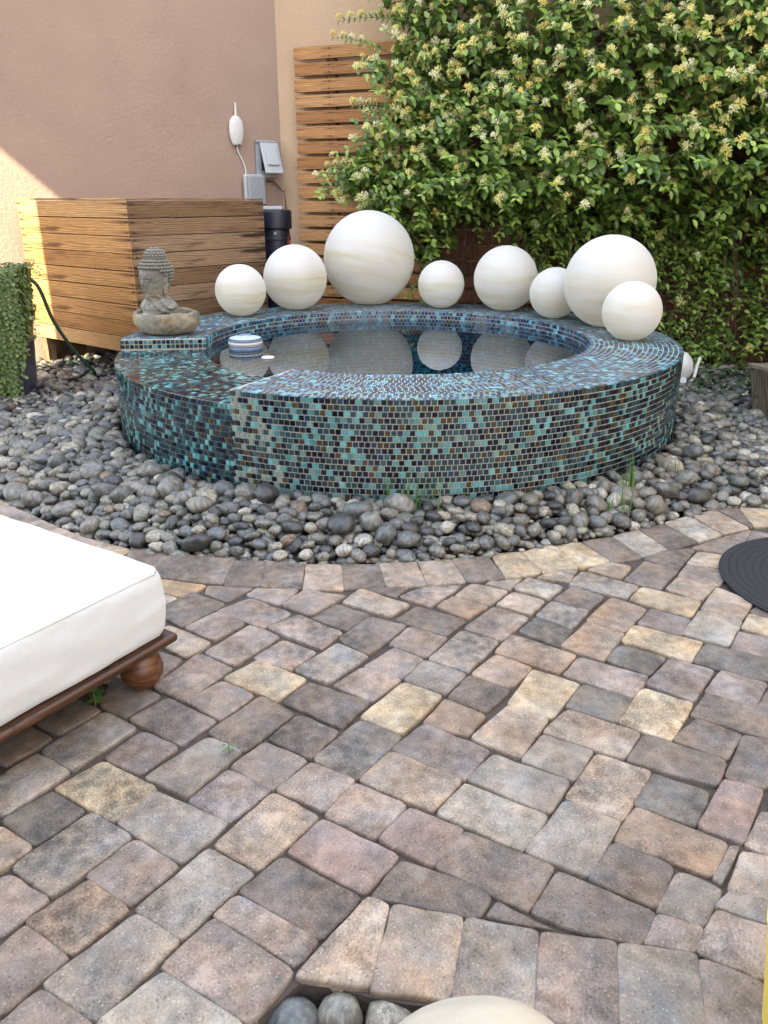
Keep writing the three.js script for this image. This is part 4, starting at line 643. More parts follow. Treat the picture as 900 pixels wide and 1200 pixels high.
{
  reseed(71);
  const base = onHeight(197, 391, SPA.rim), o = thing('head_fountain', 'weathered stone bust with curled hair standing in a stone bowl on the spa rim', 'fountain', [base.x, SPA.rim + 0.003, base.z]);
  // bowl
  const bg = (() => { const pr = [[0.001, 0.012], [0.10, 0.0], [0.155, 0.018], [0.197, 0.07], [0.207, 0.12], [0.198, 0.158], [0.186, 0.166], [0.172, 0.158], [0.155, 0.12], [0.10, 0.085], [0.001, 0.08]]; const g = new THREE.LatheGeometry(new THREE.SplineCurve(pr.map((q) => new THREE.Vector2(...q))).getPoints(40), 72), p = g.attributes.position; for (let i = 0; i < p.count; i++) { const x = p.getX(i), y = p.getY(i), z = p.getZ(i), a = Math.atan2(z, x), r = Math.hypot(x, z), k = 1 + 0.07 * nz(Math.cos(a) * 1.4, Math.sin(a) * 1.4, 4) + 0.02 * nz(x * 20, y * 20, z * 20); p.setXYZ(i, x * k * 1.03, y * (1 + (r > 0.1 ? 0.16 * nz(Math.cos(a) * 1.2 + 3, Math.sin(a) * 1.2, 9) : 0)), z * k * 0.82); } const uv = g.attributes.uv; for (let i = 0; i < p.count; i++) uv.setXY(i, Math.atan2(p.getZ(i), p.getX(i)) * 0.2, p.getY(i) + Math.hypot(p.getX(i), p.getZ(i)) * 0.5); g.computeVertexNormals(); return g; })();
  bg.scale(1, 0.85, 1); part('bowl', bg, M.bowl, o);
  const bust = (x, y, z) => {
    const ax = Math.abs(x);
    let d = ell(x, y, z, [0, 0.235, 0], [0.103, 0.125, 0.112]);                           // skull
    d = smin(d, ell(x, y, z, [0, 0.165, 0.02], [0.074, 0.085, 0.083]), 0.035);            // jaw
    d = smin(d, ell(x, y, z, [0, 0.112, 0.072], [0.028, 0.022, 0.022]), 0.02) ;           // chin
    d = smin(d, cap(x, y, z, [0, 0.03, -0.012], [0, 0.13, -0.005], 0.062, 0.052), 0.02);  // neck
    d = smin(d, ell(x, y, z, [0, 0.03, -0.005], [0.162, 0.078, 0.095]), 0.03);            // shoulders
    d = smin(d, cap(x, y, z, [0, 0.262, 0.100], [0, 0.195, 0.116], 0.008, 0.013), 0.012); // nose
    d = smin(d, cap(ax, y, z, [0.005, 0.193, 0.108], [0.013, 0.194, 0.100], 0.007, 0.006), 0.006);
    d = smin(d, cap(ax, y, z, [0.018, 0.262, 0.104], [0.066, 0.262, 0.078], 0.006, 0.004), 0.010); // brow
    d = Math.max(d, -ell(ax, y, z, [0.042, 0.245, 0.116], [0.026, 0.008, 0.015]));        // socket
    d = smin(d, ell(ax, y, z, [0.040, 0.234, 0.088], [0.025, 0.013, 0.016]), 0.005);      // heavy lid
    d = Math.max(d, -cap(ax, y, z, [0.018, 0.226, 0.112], [0.062, 0.228, 0.092], 0.004, 0.003));
    d = smin(d, cap(ax, y, z, [0.0, 0.163, 0.104], [0.026, 0.167, 0.090], 0.0075, 0.004), 0.006);
    d = smin(d, cap(ax, y, z, [0.0, 0.150, 0.100], [0.02, 0.155, 0.090], 0.008, 0.004), 0.006);
    d = Math.max(d, -cap(ax, y, z, [0, 0.157, 0.113], [0.028, 0.162, 0.098], 0.003, 0.003));
    d = smin(d, cap(ax, y, z, [0.103, 0.255, -0.008], [0.100, 0.135, 0.004], 0.017, 0.014), 0.008); // long ears
    d = Math.max(d, -cap(ax, y, z, [0.118, 0.245, 0.0], [0.114, 0.150, 0.010], 0.007, 0.006));
    d = smin(d, Math.max(ell(x, y, z, [0, 0.265, -0.008], [0.109, 0.109, 0.114]), lerp(0.165, 0.292, sstep(-0.045, 0.04, z)) - y), 0.004); // hair cap
    d = smin(d, ell(x, y, z, [0, 0.375, -0.012], [0.066, 0.052, 0.066]), 0.012);          // topknot
    const f = Math.sin((x * 0.75 + y * 0.9 + z * 0.2) * 150) * 0.0045;                     // folds over one shoulder
    if (y < 0.12 && x + 0.6 * y > -0.01) d += f * sstep(0.12, 0.09, y);
    d += 0.0025 * nz(x * 60, y * 60, z * 60);
    return Math.max(d, -y - 0.005);
  };
  const b = part('bust', blob(bust, { c: [0, 0.205, 0], r: 0.24 }, 92), M.stone, o), turn = -0.62; b.position.set(-0.045, 0.142, 0.0); b.rotation.y = turn; b.scale.setScalar(0.92);
  const curl = []; const ring = (cy, r, y, n, zc, sq) => { for (let i = 0; i < n; i++) { const a = i / n * 6.283 + y * 40, x = Math.cos(a) * r, z = Math.sin(a) * r * sq + zc; if (z > 0.05 && y < 0.295) continue; if (Math.abs(x) > 0.085 && y < 0.265 && z > -0.03) continue; const g = new THREE.SphereGeometry(0.0125, 8, 6); g.scale(1, 0.85, 1); g.translate(x, y, z); curl.push(g); } };
  for (let k = 0; k < 9; k++) { const y = 0.175 + k * 0.021, t = (y - 0.265) / 0.112, r = 0.113 * Math.sqrt(Math.max(0.02, 1 - t * t)); ring(0, r, y, Math.max(6, Math.round(r * 6.283 / 0.0215)), -0.008, 1.04); }
  for (let k = 0; k < 5; k++) { const y = 0.362 + k * 0.0155, t = (y - 0.375) / 0.052, r = 0.066 * Math.sqrt(Math.max(0.02, 1 - t * t)); ring(0, r, y, Math.max(4, Math.round(r * 6.283 / 0.0215)), -0.012, 1); }
  part('hair_curls', join(curl), M.stone, b);
  const plinth = new THREE.CylinderGeometry(0.10, 0.11, 0.09, 24); part('plinth', plinth, M.stone, o, [-0.045, 0.12, 0]);
}
// ------------------------------------------------------------------ floating chlorine dispenser
{
  const p = onHeight(287, 407, SPA.spill), o = thing('floating_dispenser', 'round blue and white striped chlorine dispenser floating in the spa', 'dispenser', [p.x, SPA.spill - 0.006, p.z - 0.03]);
  const ringG = (r, y0, y1, b = 0.004) => new THREE.LatheGeometry([[0, y0], [r - b, y0], [r, y0 + b], [r, y1 - b], [r - b, y1], [0, y1]].map((q) => new THREE.Vector2(...q)), 48);
  part('float_base', ringG(0.106, -0.03, 0.014), M.slateBlue, o); part('grey_band', ringG(0.108, 0.014, 0.026), M.greyPlastic, o); part('white_band', ringG(0.11, 0.026, 0.044), M.whitePlastic, o); part('blue_band', ringG(0.11, 0.044, 0.059), M.slateBlue, o);
  const lid = part('lid', new THREE.LatheGeometry([[0, 0.078], [0.03, 0.078], [0.034, 0.070], [0.06, 0.070], [0.095, 0.066], [0.108, 0.059], [0, 0.059]].map((q) => new THREE.Vector2(...q)).reverse(), 48), M.paleBlue, o);
  part('handle', xf(new RoundedBoxGeometry(0.07, 0.012, 0.016, 2, 0.004), [0, 0.083, 0], [0, 0.3, 0]), M.slateBlue, lid);
  const d = onHeight(314, 418.5, SPA.spill), s = top('skimmer_disc', new THREE.LatheGeometry([[0, 0], [0.036, 0], [0.04, 0.006], [0.036, 0.011], [0, 0.012]].map((q) => new THREE.Vector2(...q)), 32), M.whitePlastic, 'small flat white disc floating in the spa beside the striped dispenser', 'disc'); s.position.set(d.x, SPA.spill - 0.008, d.z);
}
// ------------------------------------------------------------------ daybed
{
  reseed(81);
  const dA = V(-0.564, 0, 0.826), dB = V(-0.843, 0, -0.538).normalize(), K = P2(-0.632, 2.092);      // its corner in view, and the two sides that leave it
  const o = thing('daybed', 'low daybed with a thick white cushion on a dark wooden platform with ball feet', 'daybed', [K.x, 0, K.z]);
  const LA = 2.0, LB = 1.35, basis = new THREE.Matrix4().makeBasis(dB.clone(), V(0, 1, 0), dA.clone());
  if (basis.determinant() < 0) basis.makeBasis(dB.clone(), V(0, 1, 0), dB.clone().cross(V(0, 1, 0)));
  const at = (b, y, a) => dB.clone().multiplyScalar(b).addScaledVector(dA, a).setY(y);
  // platform with a rounded lip, cushion set back a little
  const plat = new RoundedBoxGeometry(LB + 0.03, 0.03, LA + 0.03, 4, 0.014); { const p = plat.attributes.position, uv = plat.attributes.uv; for (let i = 0; i < p.count; i++) uv.setXY(i, p.getZ(i) / 1.6, (p.getX(i) + p.getY(i)) / 0.22); }
  const pm = part('platform', plat, M.bedWood, o); pm.applyMatrix4(basis.clone()); pm.position.copy(at(LB / 2 - 0.006, 0.151, LA / 2 - 0.006));
  const H = 0.235, cg = new THREE.BoxGeometry(LB, H, LA, 40, 16, 60), p = cg.attributes.position;
  for (let i = 0; i < p.count; i++) {
    let x = p.getX(i), y = p.getY(i), z = p.getZ(i); const hx = LB / 2, hy = H / 2, hz = LA / 2, R = 0.040;
    const cx = clamp(x, -hx + R, hx - R), cy = clamp(y, -hy + R * 0.7, hy - R), cz = clamp(z, -hz + R, hz - R), d = V(x - cx, y - cy, z - cz), l = d.length(); if (l > 1e-6) { d.multiplyScalar(R / Math.max(l, R * 0.6)); x = cx + d.x; y = cy + d.y; z = cz + d.z; }
    const side = Math.max(Math.abs(x) / hx, Math.abs(z) / hz); const belly = Math.cos(y / hy * 1.4) * 0.012;
    if (Math.abs(x) > hx - 0.05) x += Math.sign(x) * belly; if (Math.abs(z) > hz - 0.05) z += Math.sign(z) * belly;
    if (y > 0) y += 0.014 * (1 - side * side) + 0.012 * fbm(x * 4 + 3, z * 4, 2, 4);
    const wr = 0.009 * fbm(x * 8, y * 18, z * 8, 4); x += wr; z += wr * 0.7; p.setXYZ(i, x, y, z);
  }
  const uv = cg.attributes.uv; for (let i = 0; i < p.count; i++) uv.setXY(i, (p.getX(i) + p.getY(i) * 0.7) * 4, (p.getZ(i) + p.getY(i)) * 4); cg.computeVertexNormals();
  let cgm = cg; const cm = part('cushion', cgm, M.cloth, o); cm.applyMatrix4(basis.clone()); cm.position.copy(at(LB / 2, 0.167 + H / 2, LA / 2));
  // welted seams along the top and bottom edges and down the corners
  for (const [y, inset] of [[H / 2 - 0.022, -0.001]]) { const r = 0.045, pts = []; for (const [sx, sz] of [[-1, -1], [1, -1], [1, 1], [-1, 1]]) { const cx = sx * (LB / 2 - r - inset), cz = sz * (LA / 2 - r - inset), a0 = Math.atan2(sz, sx) - Math.PI / 4; for (let k = 0; k <= 6; k++) { const a = a0 + k / 6 * Math.PI / 2; pts.push(V(cx + Math.cos(a) * r * 1.0, y, cz + Math.sin(a) * r * 1.0)); } }
    const g = new THREE.TubeGeometry(new THREE.CatmullRomCurve3(pts, true, 'catmullrom', 0.1), 260, 0.0028, 6, true); part('seam', g, M.clothSeam, cm); }
  for (const [b, a] of [[0.075, 0.08], [LB - 0.075, 0.08], [0.075, LA - 0.08], [LB - 0.075, LA - 0.08]]) { const g = new THREE.LatheGeometry([[0, -0.064], [0.022, -0.062], [0.046, -0.046], [0.062, -0.02], [0.0655, 0.006], [0.058, 0.036], [0.044, 0.056], [0.038, 0.066], [0, 0.066]].map((q) => new THREE.Vector2(...q)), 40); const l = part('foot', g, M.legWood, o); l.position.copy(at(b, 0.068, a)); }
}
// ------------------------------------------------------------------ round braided mat
{
  const c = P2(1.80, 2.755), o = thing('braided_mat', 'round black braided rope mat lying on the pavers', 'mat', [c.x, 0.004, c.z]);
  const pts = [], turns = 15, R = 0.462; for (let i = 0; i <= turns * 72; i++) { const t = i / (turns * 72), a = t * turns * 6.2832, r = 0.012 + (R - 0.02) * t; pts.push([Math.cos(a) * r, Math.sin(a) * r, a, r]); }
  const w = R / turns * 0.5, pos = [], idx = []; pts.forEach(([x, z, a, r], i) => { const k = 1 + 0.22 * Math.sin(r * a * 75) * 1; for (let q = 0; q < 6; q++) { const th = q / 5 * Math.PI, dr = -Math.cos(th) * w * 1.02, y = Math.sin(th) * 0.006 * k + 0.005; pos.push(Math.cos(a) * (r + dr), y, Math.sin(a) * (r + dr)); } });
  for (let i = 0; i < pts.length - 1; i++) for (let q = 0; q < 5; q++) { const a = i * 6 + q; idx.push(a, a + 1, a + 6, a + 1, a + 7, a + 6); }
  part('braid', meshGeo(pos, idx), M.blackMat, o);
  const bk = new THREE.CylinderGeometry(R, R, 0.006, 72); part('backing', bk, M.blackMat, o, [0, 0.003, 0]);
}
// ------------------------------------------------------------------ planter with trailing creeper beside the box
{
  reseed(91);
  const c = onHeight(22, 466, 0.03), o = thing('tall_planter', 'tall dark glazed planter overgrown by a trailing small leaved creeper', 'planter', [c.x - 0.15, 0.0, c.z - 0.12], 0.15);
  const Ht = 0.93, pr = [[0.19, 0.0], [0.20, 0.02], [0.255, 0.80], [0.272, 0.88], [0.278, 0.925], [0.262, 0.93], [0.245, 0.88], [0.235, 0.84], [0.0, 0.84]];
  const g = new THREE.LatheGeometry(pr.map((q) => new THREE.Vector2(...q)), 4 * 12), p = g.attributes.position; for (let i = 0; i < p.count; i++) { const a = Math.atan2(p.getZ(i), p.getX(i)), k = Math.pow(Math.pow(Math.abs(Math.cos(a)), 7) + Math.pow(Math.abs(Math.sin(a)), 7), -1 / 7); p.setX(i, p.getX(i) * k); p.setZ(i, p.getZ(i) * k); } g.computeVertexNormals();
  part('pot', g, M.potGlaze, o); part('soil', new THREE.CircleGeometry(0.3, 24).rotateX(-Math.PI / 2), M.soil, o, [0, 0.86, 0]);
  const lg = leafGeo(1, 0.85, 0.08, 0.2), list = [], tw = new Twigs();
  const leafAt = (q, n, s) => list.push([q, n, s]);
  for (let k = 0; k < 230; k++) { // trailing strands
    const side = rnd(), front = side < 0.72, t = rr(-1, 1), x0 = front ? t * 0.27 : 0.275, z0 = front ? 0.275 : t * 0.27, out = front ? V(0, 0, 1) : V(1, 0, 0); if (!front && t < 0.0) continue;
    const right = front ? sstep(0.55, 1, t) : 1; const len = lerp(rr(0.55, 0.98), rr(0.12, 0.35), right * rr(0.5, 1)), n = Math.round(len / 0.019), pts = []; let lat = 0;
    for (let i = 0; i <= n; i++) { const d = i / n * len, y = Ht + 0.02 - d, inw = (0.275 - lerp(0.275, 0.2, clamp(d / Ht, 0, 1))) * 0.75; lat += rr(-0.004, 0.004); const off = 0.015 + 0.05 * Math.abs(nz(k * 2.3, d * 5, 1)) - inw; if (y < 0.03) break; const q = V(x0 + (front ? lat : 0), y, z0 + (front ? 0 : lat)).addScaledVector(out, off); pts.push(q); for (let s = 0; s < 2; s++) leafAt(q.clone().add(V(rr(-0.014, 0.014), rr(-0.01, 0.01), rr(-0.014, 0.014))), V(rr(-0.7, 0.7), rr(0.1, 1), rr(-0.7, 0.7)).addScaledVector(out, 1.0).normalize(), rr(0.021, 0.034)); }
    if (pts.length > 2) tw.add(pts.filter((_, i) => i % 4 === 0), 0.0012, 0.0008);
  }
  for (let k = 0; k < 900; k++) { const x = rr(-0.29, 0.29), z = rr(-0.29, 0.3); leafAt(V(x, Ht + 0.03 * rnd() + 0.05 * nz(x * 9, z * 9, 4), z), V(rr(-0.6, 0.6), 1, rr(-0.6, 0.6)).normalize(), rr(0.018, 0.03)); }
  for (let k = 0; k < 4; k++) { const pts = []; const a = rr(-0.3, 0.6), l = rr(0.12, 0.2); for (let i = 0; i <= 10; i++) { const t = i / 10; const q = V(0.26 + l * t, Ht + 0.03 + 0.05 * Math.sin(t * 2) - 0.10 * t * t, 0.1 + 0.1 * k * 0.5 - l * a * t); pts.push(q); leafAt(q, V(rr(-0.5, 0.5), 1, rr(-0.5, 0.5)).normalize(), rr(0.016, 0.024)); leafAt(q, V(rr(-0.5, 0.5), 1, rr(-0.5, 0.5)).normalize(), rr(0.016, 0.024)); } tw.add(pts, 0.0015, 0.0008); }
  const im = new THREE.InstancedMesh(lg, leafMat(lin(1, 1, 1), 0.55), list.length); im.name = 'creeper_leaves'; im.userData.kind = 'stuff'; im.castShadow = im.receiveShadow = true;
  list.forEach(([q, n, s], i) => { const d = V(rr(-1, 1), rr(-1, 0.1), rr(-1, 1)); d.addScaledVector(n, -d.dot(n)).normalize(); im.setMatrixAt(i, basisTo(d, n).scale(V(s, s, s)).setPosition(q)); const k = rr(0.7, 1.35); im.setColorAt(i, rnd() < 0.12 ? lin(0.20 * k, 0.25 * k, 0.075 * k) : lin(0.10 * k, 0.15 * k, 0.03 * k)); }); o.add(im);
  tag(part('creeper_stems', tw.geo(), M.stemGreen, o), null, null, null, 'stuff'); console.log('creeper', list.length);
}
// ------------------------------------------------------------------ pipes and cables
{
  const G = (px, py, h) => onHeight(px, py, h);
  top('garden_hose', join([tube([V(-2.62, 0.90, -5.95), V(-2.55, 0.82, -6.0), V(-2.50, 0.55, -6.08), V(-2.42, 0.30, -6.2), V(-2.34, 0.10, -6.35), G(76, 425, 0.05), G(110, 424, 0.05), G(150, 428, 0.05)], 0.014, 60, 8)]), M.hoseGreen, 'dark green garden hose hanging behind the planter and running along the box', 'hose');
  top('drip_pipe', tube([G(20, 432, 0.06), G(52, 429, 0.06), G(75, 435, 0.07), G(92, 443, 0.06), G(120, 440, 0.06), G(150, 437, 0.05)], 0.013, 50, 8), M.hoseBlack, 'black irrigation pipe curving over the pebbles below the plank box', 'pipe');
  top('drip_pipe', tube([G(20, 449, 0.06), G(48, 448, 0.06), G(70, 446, 0.06), G(92, 442, 0.09), G(104, 434, 0.09)], 0.012, 40, 8), M.hoseBlack, 'short black irrigation pipe joining the longer pipe on the pebbles', 'pipe');
}
// ------------------------------------------------------------------ equipment on the mauve wall
{
  const W = (px, py, d = 0) => onPlane(px, py, CORNER.clone().addScaledVector(wallN, d), wallN), right = wallDir.clone().negate(), B = new THREE.Matrix4().makeBasis(right, V(0, 1, 0), wallN);
  const ang = Math.atan2(wallN.x, wallN.z);
  const c = W(277, 153, 0.03), t = thing('radio_receiver', 'white capsule shaped radio receiver with a stub aerial on the mauve wall', 'receiver', [c.x, c.y, c.z], ang);
  const body = new THREE.LatheGeometry(new THREE.SplineCurve([[0.001, -0.125], [0.034, -0.124], [0.052, -0.10], [0.068, -0.04], [0.071, 0.02], [0.062, 0.075], [0.040, 0.112], [0.018, 0.125], [0.001, 0.126]].map((q) => new THREE.Vector2(...q))).getPoints(40), 40); body.scale(1, 1, 0.45); part('case', body, M.whitePlastic, t);
  part('aerial', xf(new THREE.CylinderGeometry(0.008, 0.013, 0.13, 12), [0.004, 0.172, 0]), M.whitePlastic, t); part('gland', xf(new THREE.CylinderGeometry(0.02, 0.024, 0.02, 16), [0.01, -0.125, 0]), M.cableBrown, t);
  top('wall_cable', tube([W(277.5, 168, 0.025), W(279, 177, 0.02), W(284, 188, 0.02), W(287.5, 198, 0.02), W(288, 212, 0.03), W(287.5, 222, 0.04)], 0.007, 40, 6), M.whitePlastic, 'thin white cable running from the radio receiver down to the grey box', 'cable');
  const j = W(298, 223, 0.045), jb = thing('junction_box', 'pale grey rounded junction box on the wall behind the plank box top', 'junction box', [j.x, j.y, j.z], ang);
  part('case', new RoundedBoxGeometry(0.215, 0.29, 0.05, 5, 0.022), M.palePlastic, jb); part('cover', xf(new RoundedBoxGeometry(0.185, 0.275, 0.05, 5, 0.024), [0.012, 0.002, 0.035]), M.greyPlastic, jb);
  const s = W(311, 187, 0.02), ob = thing('outlet_cover', 'grey weatherproof outlet cover with its flap hanging open on the mauve wall', 'outlet', [s.x, s.y, s.z], ang);
  part('back_plate', new RoundedBoxGeometry(0.20, 0.33, 0.03, 2, 0.006), M.greyPlastic, ob); part('hinge', xf(new THREE.CylinderGeometry(0.014, 0.014, 0.2, 12), [0, 0.155, 0.02], [0, 0, Math.PI / 2]), M.greyPlastic, ob);
  const flap = new THREE.Group(); flap.name = 'flap'; flap.position.set(0.02, 0.145, 0.03); flap.rotation.x = -0.42; ob.add(flap);
  part('lid', xf(new RoundedBoxGeometry(0.185, 0.30, 0.022, 3, 0.009), [0.006, -0.15, 0]), M.palePlastic, flap); part('raised_panel', xf(new RoundedBoxGeometry(0.12, 0.19, 0.03, 3, 0.01), [0.006, -0.135, 0.016]), M.palePlastic, flap);
  part('socket', xf(new THREE.BoxGeometry(0.10, 0.16, 0.012), [0, -0.02, 0.017]), M.nail, ob);
  // filter tank between the box and the corner
  const tp = P2(-0.985, 7.55), tk = thing('filter_tank', 'dark blue black filter tank with a wide lid standing between box and screen', 'tank', [tp.x, 0, tp.z]);
  const lat = (a) => new THREE.LatheGeometry(a.map((q) => new THREE.Vector2(...q)), 40);
  part('body', lat([[0, -0.1], [0.132, -0.1], [0.136, 0.02], [0.136, 1.10], [0.132, 1.15], [0.126, 1.16], [0, 1.16]]), M.tank, tk); part('lid', lat([[0, 1.155], [0.15, 1.155], [0.156, 1.165], [0.156, 1.30], [0.148, 1.315], [0, 1.315]]), M.tank, tk);
  part('clamp_band', lat([[0.137, 1.06], [0.143, 1.06], [0.143, 1.085], [0.137, 1.085]]), M.tank, tk); part('bolt', xf(new THREE.CylinderGeometry(0.012, 0.012, 0.02, 10), [0.02, 1.12, 0.134], [Math.PI / 2, 0, 0]), M.greyPlastic, tk);
  part('label_plate', xf(new THREE.BoxGeometry(0.005, 0.06, 0.05), [0.13, 1.06, 0.05], [0, -0.35, 0]), std({ color: lin(0.35, 0.06, 0.03), roughness: 0.6 }), tk);
  const ctl = top('control_bar', new RoundedBoxGeometry(0.23, 0.028, 0.12, 2, 0.006), M.palePlastic, 'pale grey flat bar lying on top of the dark filter tank', 'bar'); ctl.position.set(tp.x - 0.03, 1.33, tp.z);
  const fit = thing('pump_fitting', 'pale grey pipe fitting beside the filter tank, above the small globe', 'fitting', [tp.x - 0.12, 0, tp.z + 0.17]); part('pipe', xf(new THREE.CylinderGeometry(0.03, 0.03, 1.0, 20), [0, 0.45, 0]), M.palePlastic, fit); part('collar', xf(new THREE.CylinderGeometry(0.042, 0.042, 0.09, 20), [0, 0.955, 0]), M.greyPlastic, fit);
  top('power_cable', tube([W(307, 204, 0.04), W(310, 211, 0.05), W(320, 212, 0.05), W(329, 222, 0.06), V(tp.x + 0.09, 1.44, tp.z - 0.10), V(tp.x + 0.10, 1.30, tp.z - 0.10)], 0.008, 50, 6), M.cableBrown, 'brown power cable drooping from the outlet cover to the filter tank', 'cable');
}
// ------------------------------------------------------------------ wooden planter, white globe lamp and ground leaves beyond the spa
{
  reseed(97);
  const c = onHeight(875, 493, 0.03), o = thing('wooden_planter', 'weathered grey wooden planter with flared sides on the pebbles', 'planter', [c.x + 0.42, 0.02, c.z + 0.08], 0.28);
  const hw = 0.29, Hh = 0.34, fl = 0.045;
  for (let k = 0; k < 4; k++) { for (let b = 0; b < 4; b++) { const w = (hw * 2) / 4, g = new THREE.BoxGeometry(w - 0.004, Hh, 0.022, 1, 1, 1), p = g.attributes.position, uv = g.attributes.uv; for (let i = 0; i < p.count; i++) { uv.setXY(i, p.getY(i) / 1.6 + b * 0.3 + k, (p.getX(i) + p.getZ(i)) / 0.22); const t = p.getY(i) / Hh + 0.5, x = p.getX(i) + (b - 1.5) * w; p.setX(i, x * (1 + fl / hw * (t - 0.3)) * (0.96)); p.setZ(i, p.getZ(i) + hw + fl * (t - 0.5)); } g.translate(0, Hh / 2, 0); g.rotateY(k * Math.PI / 2); g.computeVertexNormals(); part('board', g, M.greyWood, o); } }
  for (let k = 0; k < 4; k++) { const g = new THREE.BoxGeometry(hw * 2 + 0.09, 0.022, 0.05), uv = g.attributes.uv; for (let i = 0; i < uv.count; i++) uv.setXY(i, g.attributes.position.getX(i) / 1.6, g.attributes.position.getZ(i) / 0.22); g.translate(0, Hh + 0.011 + (k % 2) * 0.002, hw + 0.012); g.rotateY(k * Math.PI / 2); part('rim_board', g, M.greyWood, o); }
  part('soil', new THREE.PlaneGeometry(hw * 2, hw * 2).rotateX(-Math.PI / 2), M.soil, o, [0, Hh - 0.05, 0]);
  const q = onHeight(803, 452, 0.06), l = thing('pool_float', 'white egg shaped pool float with a curved handle on pebbles beside the spa', 'float', [q.x + 0.0, 0.02, q.z - 0.10]);
  part('shell', xf(new THREE.SphereGeometry(0.1, 32, 24), [-0.02, 0.17, 0], [0, 0, 0.2], [0.95, 1.2, 0.95]), M.whitePlastic, l); part('handle', tube([V(-0.08, 0.035, 0.08), V(0.0, 0.05, 0.10), V(0.07, 0.09, 0.06), V(0.10, 0.17, 0.02), V(0.125, 0.24, 0)], 0.013, 30, 10), M.whitePlastic, l); part('end_cap', xf(new THREE.CylinderGeometry(0.026, 0.026, 0.05, 20), [-0.02, 0.075, 0.095], [1.2, 0, 0.4]), M.whitePlastic, l);
  // low green growth under the vine
  const ivy = thing('ground_ivy', 'low dark green leaves growing at the foot of the vine', 'ground cover', [2.3, 0.03, -5.95]); ivy.userData.kind = 'stuff';
  const im = new THREE.InstancedMesh(leafGeo(1, 0.7, 0.1, 0.2), leafMat(lin(1, 1, 1), 0.5), 700); im.name = 'ivy_leaves'; im.userData.kind = 'stuff'; for (let i = 0; i < 700; i++) { const x = rr(-0.4, 1.6), z = rr(-0.5, 0.35) + 0.15 * nz(x * 3, 2, 1), k = rr(0.7, 1.3); im.setMatrixAt(i, basisTo(V(rr(-1, 1), rr(-0.5, 0.3), rr(-1, 1)).normalize(), V(rr(-0.4, 0.4), 1, rr(-0.4, 0.6)).normalize()).scale(V(0.06, 0.06, 0.06)).setPosition(V(x, rr(0.0, 0.09) + 0.06 * Math.max(0, -z), z))); im.setColorAt(i, lin(0.035 * k, 0.075 * k, 0.025 * k)); } ivy.add(im);
}
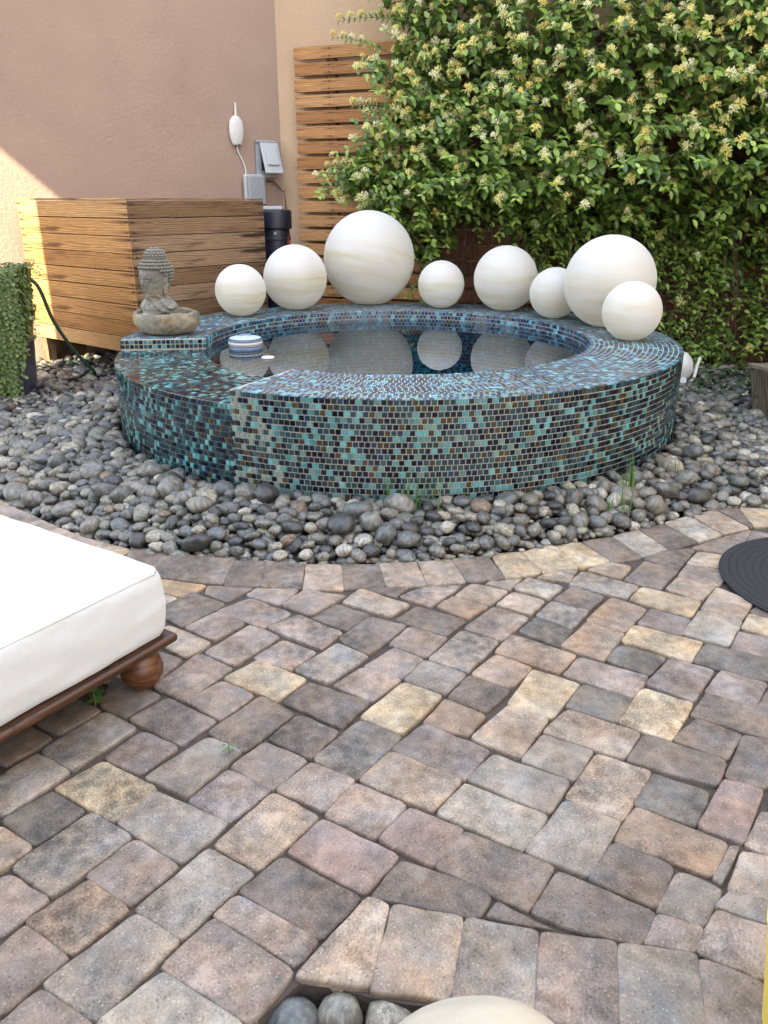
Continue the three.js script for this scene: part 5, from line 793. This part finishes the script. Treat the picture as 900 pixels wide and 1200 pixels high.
// ------------------------------------------------------------------ bed at our feet: boulder, stones, and the yellow bucket
{
  reseed(101);
  const floor = new THREE.Shape(holePoly.map(([x, z]) => new THREE.Vector2(x, -z))), g = new THREE.ShapeGeometry(floor); g.rotateX(-Math.PI / 2); struct('stone_bed_soil', g, M.soil).position.y = -0.10;
  const stone = (px, py, h, a, b, c, mat, k, label, name = 'round_stone', cat = 'stone', rot = 0) => { const q = onHeight(px, py, h), o = top(name, pebbleGeos[k], mat, label, cat); o.position.copy(q); o.scale.set(a, c, b); o.rotation.y = rot; return o; };
  stone(342, 1196, -0.05, 0.047, 0.04, 0.034, pebMats[5], 1, 'blue grey round stone in the sunken bed at the paver corner');
  stone(398, 1189, -0.05, 0.045, 0.04, 0.036, pebMats[2], 3, 'plain grey round stone between a blue stone and a pale one');
  stone(456, 1196, -0.05, 0.046, 0.04, 0.034, pebMats[4], 5, 'pale speckled round stone beside the cream boulder');
  stone(344, 1163, -0.075, 0.022, 0.018, 0.014, pebMats[6], 2, 'tiny pale stone tucked under the paver edge of the sunken bed', 'small_stone');
  stone(318, 1192, -0.085, 0.028, 0.02, 0.015, pebMats[0], 4, 'small grey stone lying against the paver side in the sunken bed', 'small_stone');
  stone(430, 1172, -0.085, 0.024, 0.02, 0.014, pebMats[7], 6, 'small brown stone lying behind the pale speckled stone', 'small_stone', 'stone');
  const bg = new THREE.SphereGeometry(1, 96, 64).rotateX(Math.PI / 2), p = bg.attributes.position; for (let i = 0; i < p.count; i++) { const d = V(p.getX(i), p.getY(i), p.getZ(i)), k = 1 + 0.05 * fbm(d.x * 1.4, d.y * 1.4, d.z * 1.4, 3) + 0.006 * fbm(d.x * 14, d.y * 14, d.z * 14, 3); p.setXYZ(i, d.x * k, d.y * k, d.z * k); } bg.computeVertexNormals(); bg.attributes.uv.array.forEach((v, i, a) => { a[i] = i % 2 ? v * 1 : v * 2; });
  const bo = top('boulder', bg, M.boulder, 'large smooth cream boulder in the sunken bed', 'boulder'); bo.scale.set(0.185, 0.18, 0.115); bo.position.set(0.158, 0.0, -0.875);
  const more = []; for (let i = 0; i < 60; i++) { const x = rr(-0.38, 0.6), z = -rr(0.42, 1.0); if (!inPoly(x, z, holePoly) || Math.hypot((x - 0.158) / 0.22, (z + 0.875) / 0.15) < 1.1) continue; if (toPhoto(V(x, -0.06, z))[1] < 1222) continue; more.push([x, z, i]); }
  const im = new THREE.InstancedMesh(pebbleGeos[2], M.pebbleWhite[1], more.length), m4 = new THREE.Matrix4(); im.name = 'bed_stones'; im.castShadow = im.receiveShadow = true; tag(im, 'rounded river stones lying around the cream boulder in the sunken bed', 'stones', null, 'stuff'); scene.add(im);
  more.forEach(([x, z], i) => { im.setMatrixAt(i, m4.compose(V(x, -0.065, z), new THREE.Quaternion().setFromEuler(new THREE.Euler(0, rnd() * 6, 0)), V(rr(0.03, 0.045), rr(0.022, 0.03), rr(0.026, 0.036)))); im.setColorAt(i, lin(...pebTone())); });
  const yb = P2(0.800, 0.95), o = thing('yellow_bucket', 'bright yellow bucket standing on the pavers, only its side in view', 'bucket', [yb.x, 0.005, yb.z]);
  part('pail', new THREE.LatheGeometry([[0, 0.004], [0.118, 0.004], [0.122, 0.012], [0.148, 0.232], [0.148, 0.24], [0.142, 0.24], [0.116, 0.018], [0, 0.014]].map((q) => new THREE.Vector2(...q)), 48), M.yellow, o); part('rim', new THREE.TorusGeometry(0.146, 0.005, 8, 48).rotateX(Math.PI / 2), M.yellow, o, [0, 0.24, 0]);
}
// ------------------------------------------------------------------ grass tufts and weeds
{
  reseed(111);
  const blade = (h, w, lean) => { const pos = [], idx = []; for (let i = 0; i <= 5; i++) { const t = i / 5, x = lean * t * t * h, y = h * t * (1 - 0.12 * t * Math.abs(lean)), ww = w * (1 - t * 0.92); pos.push(x, y, -ww / 2, x + w * 0.12, y, 0, x, y, ww / 2); } for (let i = 0; i < 5; i++) for (let s = 0; s < 2; s++) { const a = i * 3 + s; idx.push(a, a + 3, a + 1, a + 1, a + 3, a + 4); } return meshGeo(pos, idx); };
  const gs = [blade(1, 0.09, 0.25), blade(1, 0.07, 0.5), blade(1, 0.08, 0.12)];
  const tuft = (px, py, n, hgt, spread, label) => { const c = onHeight(px, py, 0.04), o = thing('grass_tuft', label, 'grass', [c.x, bedH(c.x, c.z) + 0.005, c.z], 0, 'grass tufts among the pebbles'); for (let i = 0; i < n; i++) { const b = part('blade', gs[i % 3], M.grass, o); const h = hgt * rr(0.55, 1.1); b.scale.set(h, h, h * 0.9); b.rotation.y = rnd() * 6.283; b.position.set(rr(-spread, spread), 0.02, rr(-spread, spread) * 0.6); } return o; };
  tuft(492, 612, 13, 0.17, 0.10, 'green grass tuft at the foot of the tiled wall, middle of the spa front'); tuft(452, 606, 4, 0.15, 0.02, 'few thin grass blades beside the wider tuft before the spa');
  tuft(733, 588, 9, 0.19, 0.035, 'tall grass tuft growing against the shaded flank of the spa'); tuft(722, 602, 7, 0.13, 0.06, 'short grass in front of the tallest tuft'); tuft(790, 572, 5, 0.11, 0.04, 'small grass tuft on open pebbles away from the spa'); tuft(545, 606, 3, 0.10, 0.02, 'two or three short blades beside the middle grass tuft');
  const wl = leafGeo(1, 0.7, 0.08, 0.25), weed = (px, py, n, s, hgt, label) => { const c = onHeight(px, py, 0), o = thing('weed', label, 'weed', [c.x, -0.005, c.z]); for (let i = 0; i < n; i++) { const a = rnd() * 6.283, l = part('leaf', wl, M.grass, o); l.matrixAutoUpdate = true; const m = basisTo(V(Math.cos(a), rr(0.1, 0.7), Math.sin(a)), V(0, 1, 0)).scale(V(s, s, s)).setPosition(V(Math.cos(a) * 0.006, hgt * (i + 1) / n, Math.sin(a) * 0.006)); m.decompose(l.position, l.quaternion, l.scale); } part('stalk', new THREE.CylinderGeometry(0.0015, 0.002, hgt, 6).translate(0, hgt / 2, 0), M.stemGreen, o); };
  weed(112, 826, 9, 0.028, 0.05, 'leafy green weed growing from a joint under the daybed'); weed(269, 884, 7, 0.014, 0.045, 'tiny green seedling sprouting from a joint between pavers');
}

renderer.render(scene, camera);
